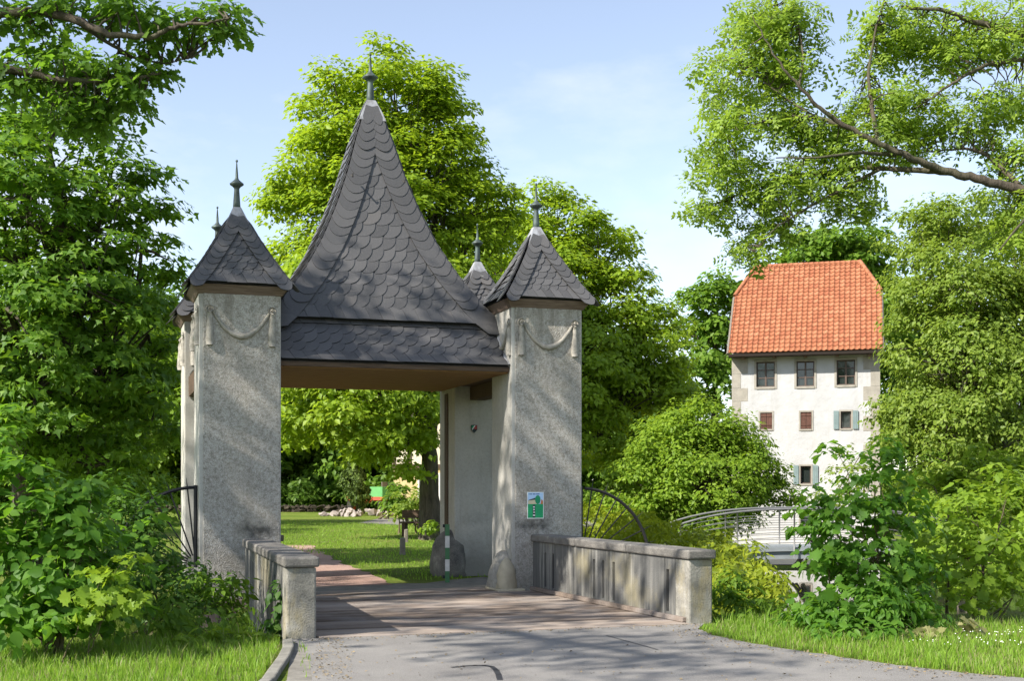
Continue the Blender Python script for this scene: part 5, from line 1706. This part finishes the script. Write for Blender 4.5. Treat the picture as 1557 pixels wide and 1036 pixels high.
# lilac flowers on their own shrub
lc = thing('lilac', 'lilac shrub with small purple flower heads behind the large leaved shrub', 'shrub', (W(150, 960, 13)[0], 13.0, 0.0))
rg = np.random.default_rng(117)
stm = MB(); fl = []
for i, (px, py) in enumerate(((108, 770), (122, 768), (136, 782), (150, 820), (158, 842), (163, 862), (145, 812), (70, 805))):
    c = W(px, py, 12.2 + .2 * rg.random()) - np.array(lc.location)
    stm.tube(bent(rg, np.array([rg.normal() * .15, 0, 0]), c, 6, .05), np.linspace(.014, .004, 6), 5)
    v = MB()
    for k in range(26):
        d = unit(rg.normal(size=3)[None])[0] * np.array([.035, .035, .06]) * (.4 + .6 * rg.random())
        v.add([c + d + np.array(q) * .012 for q in ((1, 0, 0), (0, 1, .3), (-1, 0, 0), (0, -1, .3))], [(0, 1, 2, 3)])
    v.build('flower_head', 'flower_purple' if i not in (0, 7) else 'flower_white', lc)
stm.build('stem', 'stem_brown', lc)
cen = np.stack([rg.uniform(-.5, .5, 40), rg.normal(size=40) * .25, rg.uniform(.2, 1.3, 40)], 1)
p, fr, s = leaves(rg, cen, rg.uniform(.12, .25, 40), 14, .6, .9, .5, None, .5, .10)
link('foliage', leaf_mesh('foliage', rg, p, fr, s, 'heart', 'leaf_broad'), lc)

# hedge right of the bridge
tree('hedge', 'yellow green clipped hedge running behind the right parapet', 'hedge', (W(1050, 930, 20)[0], 20.0, -0.2),
     [L(905, 800, 27, 45, 28), L(960, 810, 25.5, 55, 30), L(1010, 824, 23.5, 55, 30), L(1060, 840, 21, 55, 34), L(1110, 860, 19, 50, 38), L(1150, 893, 17.5, 42, 42), L(1120, 915, 17.0, 45, 45), L(1085, 900, 18.0, 45, 45), L(1175, 930, 16.8, 30, 34), L(960, 850, 24, 60, 40)],
     'leaf_gold', 'lance', 0.095, 7.5, 46, (0.14, 0.28), 0.02, 'stem_brown', seed=120, top=.4, stems=3, flat=.7, lo=-.5, twigs=.4, leafname='foliage', up=.6, fill=.75)
tree('bramble', 'dark green brambles below the hedge at the end of the right parapet', 'shrub', (W(1150, 950, 15.6)[0], 15.6, -0.2),
     [L(1120, 910, 15.6, 40, 35), L(1165, 925, 15.6, 38, 30), L(1105, 945, 15.2, 35, 18), L(1190, 950, 15.3, 30, 20), L(1140, 955, 14.7, 50, 14)],
     'leaf_mid', 'lance', 0.085, 11.0, 34, (0.12, 0.22), 0.01, 'stem_brown', seed=121, top=.4, stems=4, flat=.7, lo=-.6, twigs=.6, leafname='foliage')
tree('nettle_patch', 'dense broad nettles under the young maple on the right verge', 'plant', (W(1330, 970, 13.4)[0], 13.3, -0.05),
     [L(1260, 935, 13.6, 45, 24), L(1330, 925, 13.4, 50, 32), L(1395, 940, 13.4, 40, 26), L(1215, 950, 13.9, 28, 18), L(1310, 960, 13.2, 90, 14)],
     'leaf_broad', 'lance', 0.095, 11, 26, (0.12, 0.2), 0.008, 'stem_brown', seed=122, top=.35, stems=6, parts=150, flat=.9, lo=-.7, twigs=.7, leafname='foliage', droop=.6)
tree('hazel_bush', 'mixed light green bushes on the far bank right of the young maple', 'shrub', (W(1480, 900, 26)[0], 26.0, -0.8),
     [L(1440, 790, 26, 60, 45), L(1520, 780, 26, 60, 50), L(1470, 850, 25, 90, 50), L(1560, 850, 25, 60, 60), L(1410, 860, 25, 50, 45), L(1590, 760, 26, 50, 60), L(1420, 740, 28, 50, 35), L(1500, 720, 28, 70, 35)],
     'leaf_fresh', 'heart', 0.13, 2.8, 50, (0.22, 0.42), 0.05, 'stem_brown', seed=123, top=1.4, stems=6, flat=.6, lo=-.9, leafname='foliage')
tree('bank_shrub', 'sparse shrub hanging before the lower right of the white house', 'shrub', (W(1270, 830, 38)[0] + .3, 46, -1.5),
     [L(1290, 720, 46, 35, 22), L(1265, 765, 46, 40, 20), L(1310, 690, 46, 25, 25), L(1310, 760, 46, 35, 30)],
     'leaf_willow', 'simple', 0.15, 1.6, 30, (0.25, 0.45), 0.05, 'stem_brown', seed=124, top=2.0, stems=4, flat=.7, lo=-.9, leafname='foliage')
# cut branches with pale leaves lying on the verge
tree('cut_branch', 'wilted pale maple branch lying on the right verge', 'branch', (W(1440, 970, 12.9)[0], 13.0, 0.02),
     [L(1390, 962, 13, 28, 8), L(1430, 965, 12.9, 30, 8), L(1470, 955, 13.1, 20, 8)],
     'grass_dry', 'maple', 0.10, 12, 6, (0.1, 0.16), 0.010, 'stem_brown', seed=125, top=.08, stems=2, parts=60, flat=.4, lo=-.2, twigs=.8, leafname='foliage')
# ivy on the left parapet
tree('ivy', 'dark ivy climbing the outer side of the left parapet end', 'ivy', (-2.50, 13.45, -0.2),
     [L(428, 905, 13.55, 10, 26, .12), L(425, 945, 13.55, 13, 22, .14), L(418, 965, 13.5, 18, 10, .16)],
     'leaf_ivy', 'heart', 0.075, 45, 11, (0.06, 0.11), 0.008, 'stem_brown', seed=126, top=.6, stems=2, parts=120, flat=.9, lo=-1, twigs=.6, leafname='foliage', up=.3, droop=.9)
tree('box_shrub', 'light green shrub in the grass under the lime tree by the bench', 'shrub', (W(655, 822, 34)[0], 34.4, 0),
     [L(652, 808, 34.4, 10, 9), L(661, 800, 34.4, 7, 9)], 'leaf_fresh', 'simple', .12, 9, 30, (.1, .2), .015, 'stem_brown', seed=127, top=.3, stems=2, flat=.7, leafname='foliage')

# ------------------------------------------------------------------ grass
def blades(rg, pts, h, w, lean=.45):
    n = len(pts)
    a = rg.random(n) * 2 * math.pi
    d = np.stack([np.cos(a), np.sin(a)], 1)
    tuft = 0.75 + 0.35 * np.sin(pts[:, 0] * 4.3 + 1.7 * np.sin(pts[:, 1] * 3.1)) * np.sin(pts[:, 1] * 5.2 + pts[:, 0]) + 0.25 * np.sin(pts[:, 0] * 13 + 3 * np.sin(pts[:, 1] * 9))
    hh_ = h * (0.45 + rg.random(n) ** 1.5 * 1.0) * tuft.clip(.3, 1.5)
    ln = lean * (0.3 + rg.random(n)) * hh_
    b2 = rg.random(n) * 2 * math.pi
    e = np.stack([np.cos(b2), np.sin(b2)], 1)
    z0 = ground_z(pts[:, 0], pts[:, 1])
    W_ = w * (0.7 + .6 * rg.random(n))
    v = np.zeros((n, 5, 3))
    v[:, 0, :2] = pts - d * W_[:, None]; v[:, 1, :2] = pts + d * W_[:, None]
    v[:, 2, :2] = pts + d * W_[:, None] * .7 + e * ln[:, None] * .35; v[:, 3, :2] = pts - d * W_[:, None] * .7 + e * ln[:, None] * .35
    v[:, 4, :2] = pts + e * ln[:, None]
    v[:, 0, 2] = v[:, 1, 2] = z0 - .005
    v[:, 2, 2] = v[:, 3, 2] = z0 + hh_ * .6
    v[:, 4, 2] = z0 + hh_
    base = (np.arange(n) * 5)[:, None, None]
    f = np.array([[0, 1, 2], [0, 2, 3], [3, 2, 4]])[None] + base
    return v.reshape(-1, 3), f.reshape(-1, 3), np.repeat(rg.random(n), 5)


def inside(pts, poly):
    x, y = pts[:, 0], pts[:, 1]
    r_ = np.zeros(len(pts), bool)
    j = len(poly) - 1
    for i in range(len(poly)):
        xi, yi = poly[i]; xj, yj = poly[j]
        c = ((yi > y) != (yj > y)) & (x < (xj - xi) * (y - yi) / (yj - yi + 1e-12) + xi)
        r_ ^= c
        j = i
    return r_


def grass(name, label, poly, dens, h, w, seed, mat='grass_blade', patch=0.0, avoid=()):
    rg = np.random.default_rng(seed)
    P = np.array(poly)
    lo_, hi_ = P.min(0), P.max(0)
    n = int((hi_ - lo_).prod() * dens)
    pts = lo_ + rg.random((n, 2)) * (hi_ - lo_)
    keep = inside(pts, poly)
    for a in avoid:
        keep &= ~inside(pts, a)
    pts = pts[keep]
    if patch:
        q = np.sin(pts[:, 0] * 3.1 + 1) * np.sin(pts[:, 1] * 2.3) + .6 * np.sin(pts[:, 0] * 7 + pts[:, 1] * 5)
        pts = pts[q + rg.normal(size=len(pts)) * .5 > -1 + patch]
    v, f, a = blades(rg, pts, h, w)
    o = link(name, np_mesh(name, v, f, mat, a), None, kind='stuff')
    o['label'] = label; o['category'] = 'grass'

lk = [gp(446, 980), gp(446, 990), gp(439, 1006), gp(427, 1024), gp(417, 1040), (-2.0, 9.2), (-2.4, 7.0)]
left_poly = [(p[0] - .14, p[1]) for p in lk] + [(-9, 7.0), (-9, 13.6), (-5, 13.4), (-3.2, 13.2), (-2.45, 12.95)]
grass('verge_grass', 'bright unmown grass of the left foreground verge', left_poly, 1900, .105, .0042, 201)
grass('verge_grass', 'straw coloured blades scattered in the left foreground verge', left_poly, 260, .12, .0040, 202, 'grass_dry')
rpoly = [(x + .02, y + .05) for x, y in right] + [(4.4, 10.1), (6.1, 9.25), (11, 8.6), (11, 14.0), (6.5, 14.3), (3.0, 14.6), (2.45, 14.75), (2.40, 14.3), (2.10, 14.05)]
grass('verge_grass', 'bright ragged grass of the right verge below the shrubs', rpoly, 1600, .095, .0042, 203)
grass('verge_grass', 'straw coloured blades scattered in the right verge', rpoly, 260, .11, .0040, 204, 'grass_dry')
grass('tall_grass', 'taller grass tufts against the end of the right parapet', [(2.38, 14.25), (3.6, 14.3), (4.6, 14.2), (4.6, 15.0), (2.5, 15.2)], 260, .22, .0045, 205)
grass('tall_grass', 'taller grass along the foot of the left shrubs', [(-6, 12.3), (-2.6, 12.9), (-2.7, 13.3), (-6, 12.9)], 700, .22, .0045, 206)
grass('gutter_weeds', 'weeds growing in the gutter beside the kerb', [gp(452, 984), gp(468, 984), gp(474, 1010), gp(470, 1036), gp(456, 1036), gp(456, 1005)], 420, .06, .004, 207, patch=.6)
lawn_poly = [(-0.9, 21.0), (0.5, 23), (2, 30), (1.5, 44), (-16, 60), (-16, 44), (-9.5, 40), (-7.2, 34), (-4.0, 27.6), (-2.1, 20.9)]
grass('lawn_grass', 'mown grass of the lawn beyond the gate', lawn_poly, 80, .06, .010, 208)
# white clover flowers on the verge
rg = np.random.default_rng(210)
cl_ = MB()
for i in range(60):
    px, py = rg.uniform(1380, 1557), rg.uniform(966, 992)
    g_ = G(px, py)
    c = np.array([g_[0], g_[1], .05 + .05 * rg.random()])
    cl_.add([c + np.array(q) * .008 for q in ((1, 0, 0), (0, 1, 0), (-1, 0, 0), (0, -1, 0), (0, 0, 1))], [(0, 1, 4), (1, 2, 4), (2, 3, 4), (3, 0, 4)])
o = cl_.build('clover_flowers', 'flower_white', None, kind='stuff')
o['label'] = 'tiny white clover flowers in the grass of the right verge'; o['category'] = 'flowers'

# dry leaves and grit blown against the edges of the asphalt
rg = np.random.default_rng(220)
pts = []
for i in range(420):
    k_ = rg.integers(0, len(right) - 1)
    e = np.array(right[k_])
    pts.append(e + np.array([-1.0, -0.35]) * abs(rg.normal()) * .22)
for i in range(260):
    pts.append(np.array(gp(rg.uniform(478, 530), rg.uniform(972, 1036))) + rg.normal(size=2) * .05)
for i in range(260):
    pts.append(np.array(AB(rg.uniform(.3, 4.6), -5.36 - abs(rg.normal()) * .10)))
for i in range(240):
    pts.append(np.array(gp(rg.uniform(480, 1400), rg.uniform(975, 1036))))
pts = np.array(pts)
pp_ = np.concatenate([pts, .012 + .006 * rg.random((len(pts), 1))], 1)
nn = rg.normal(size=(len(pts), 3)) * .35 + np.array([0, 0, 1.0])
o = link('leaf_litter', leaf_mesh('leaf_litter', rg, pp_, frames(nn, rg.normal(size=(len(pts), 3))), .018 + .022 * rg.random(len(pts)) ** 2, 'simple', 'litter'), None, kind='stuff')
o['label'] = 'dry leaf scraps and grit scattered along the edges of the asphalt'; o['category'] = 'leaf litter'
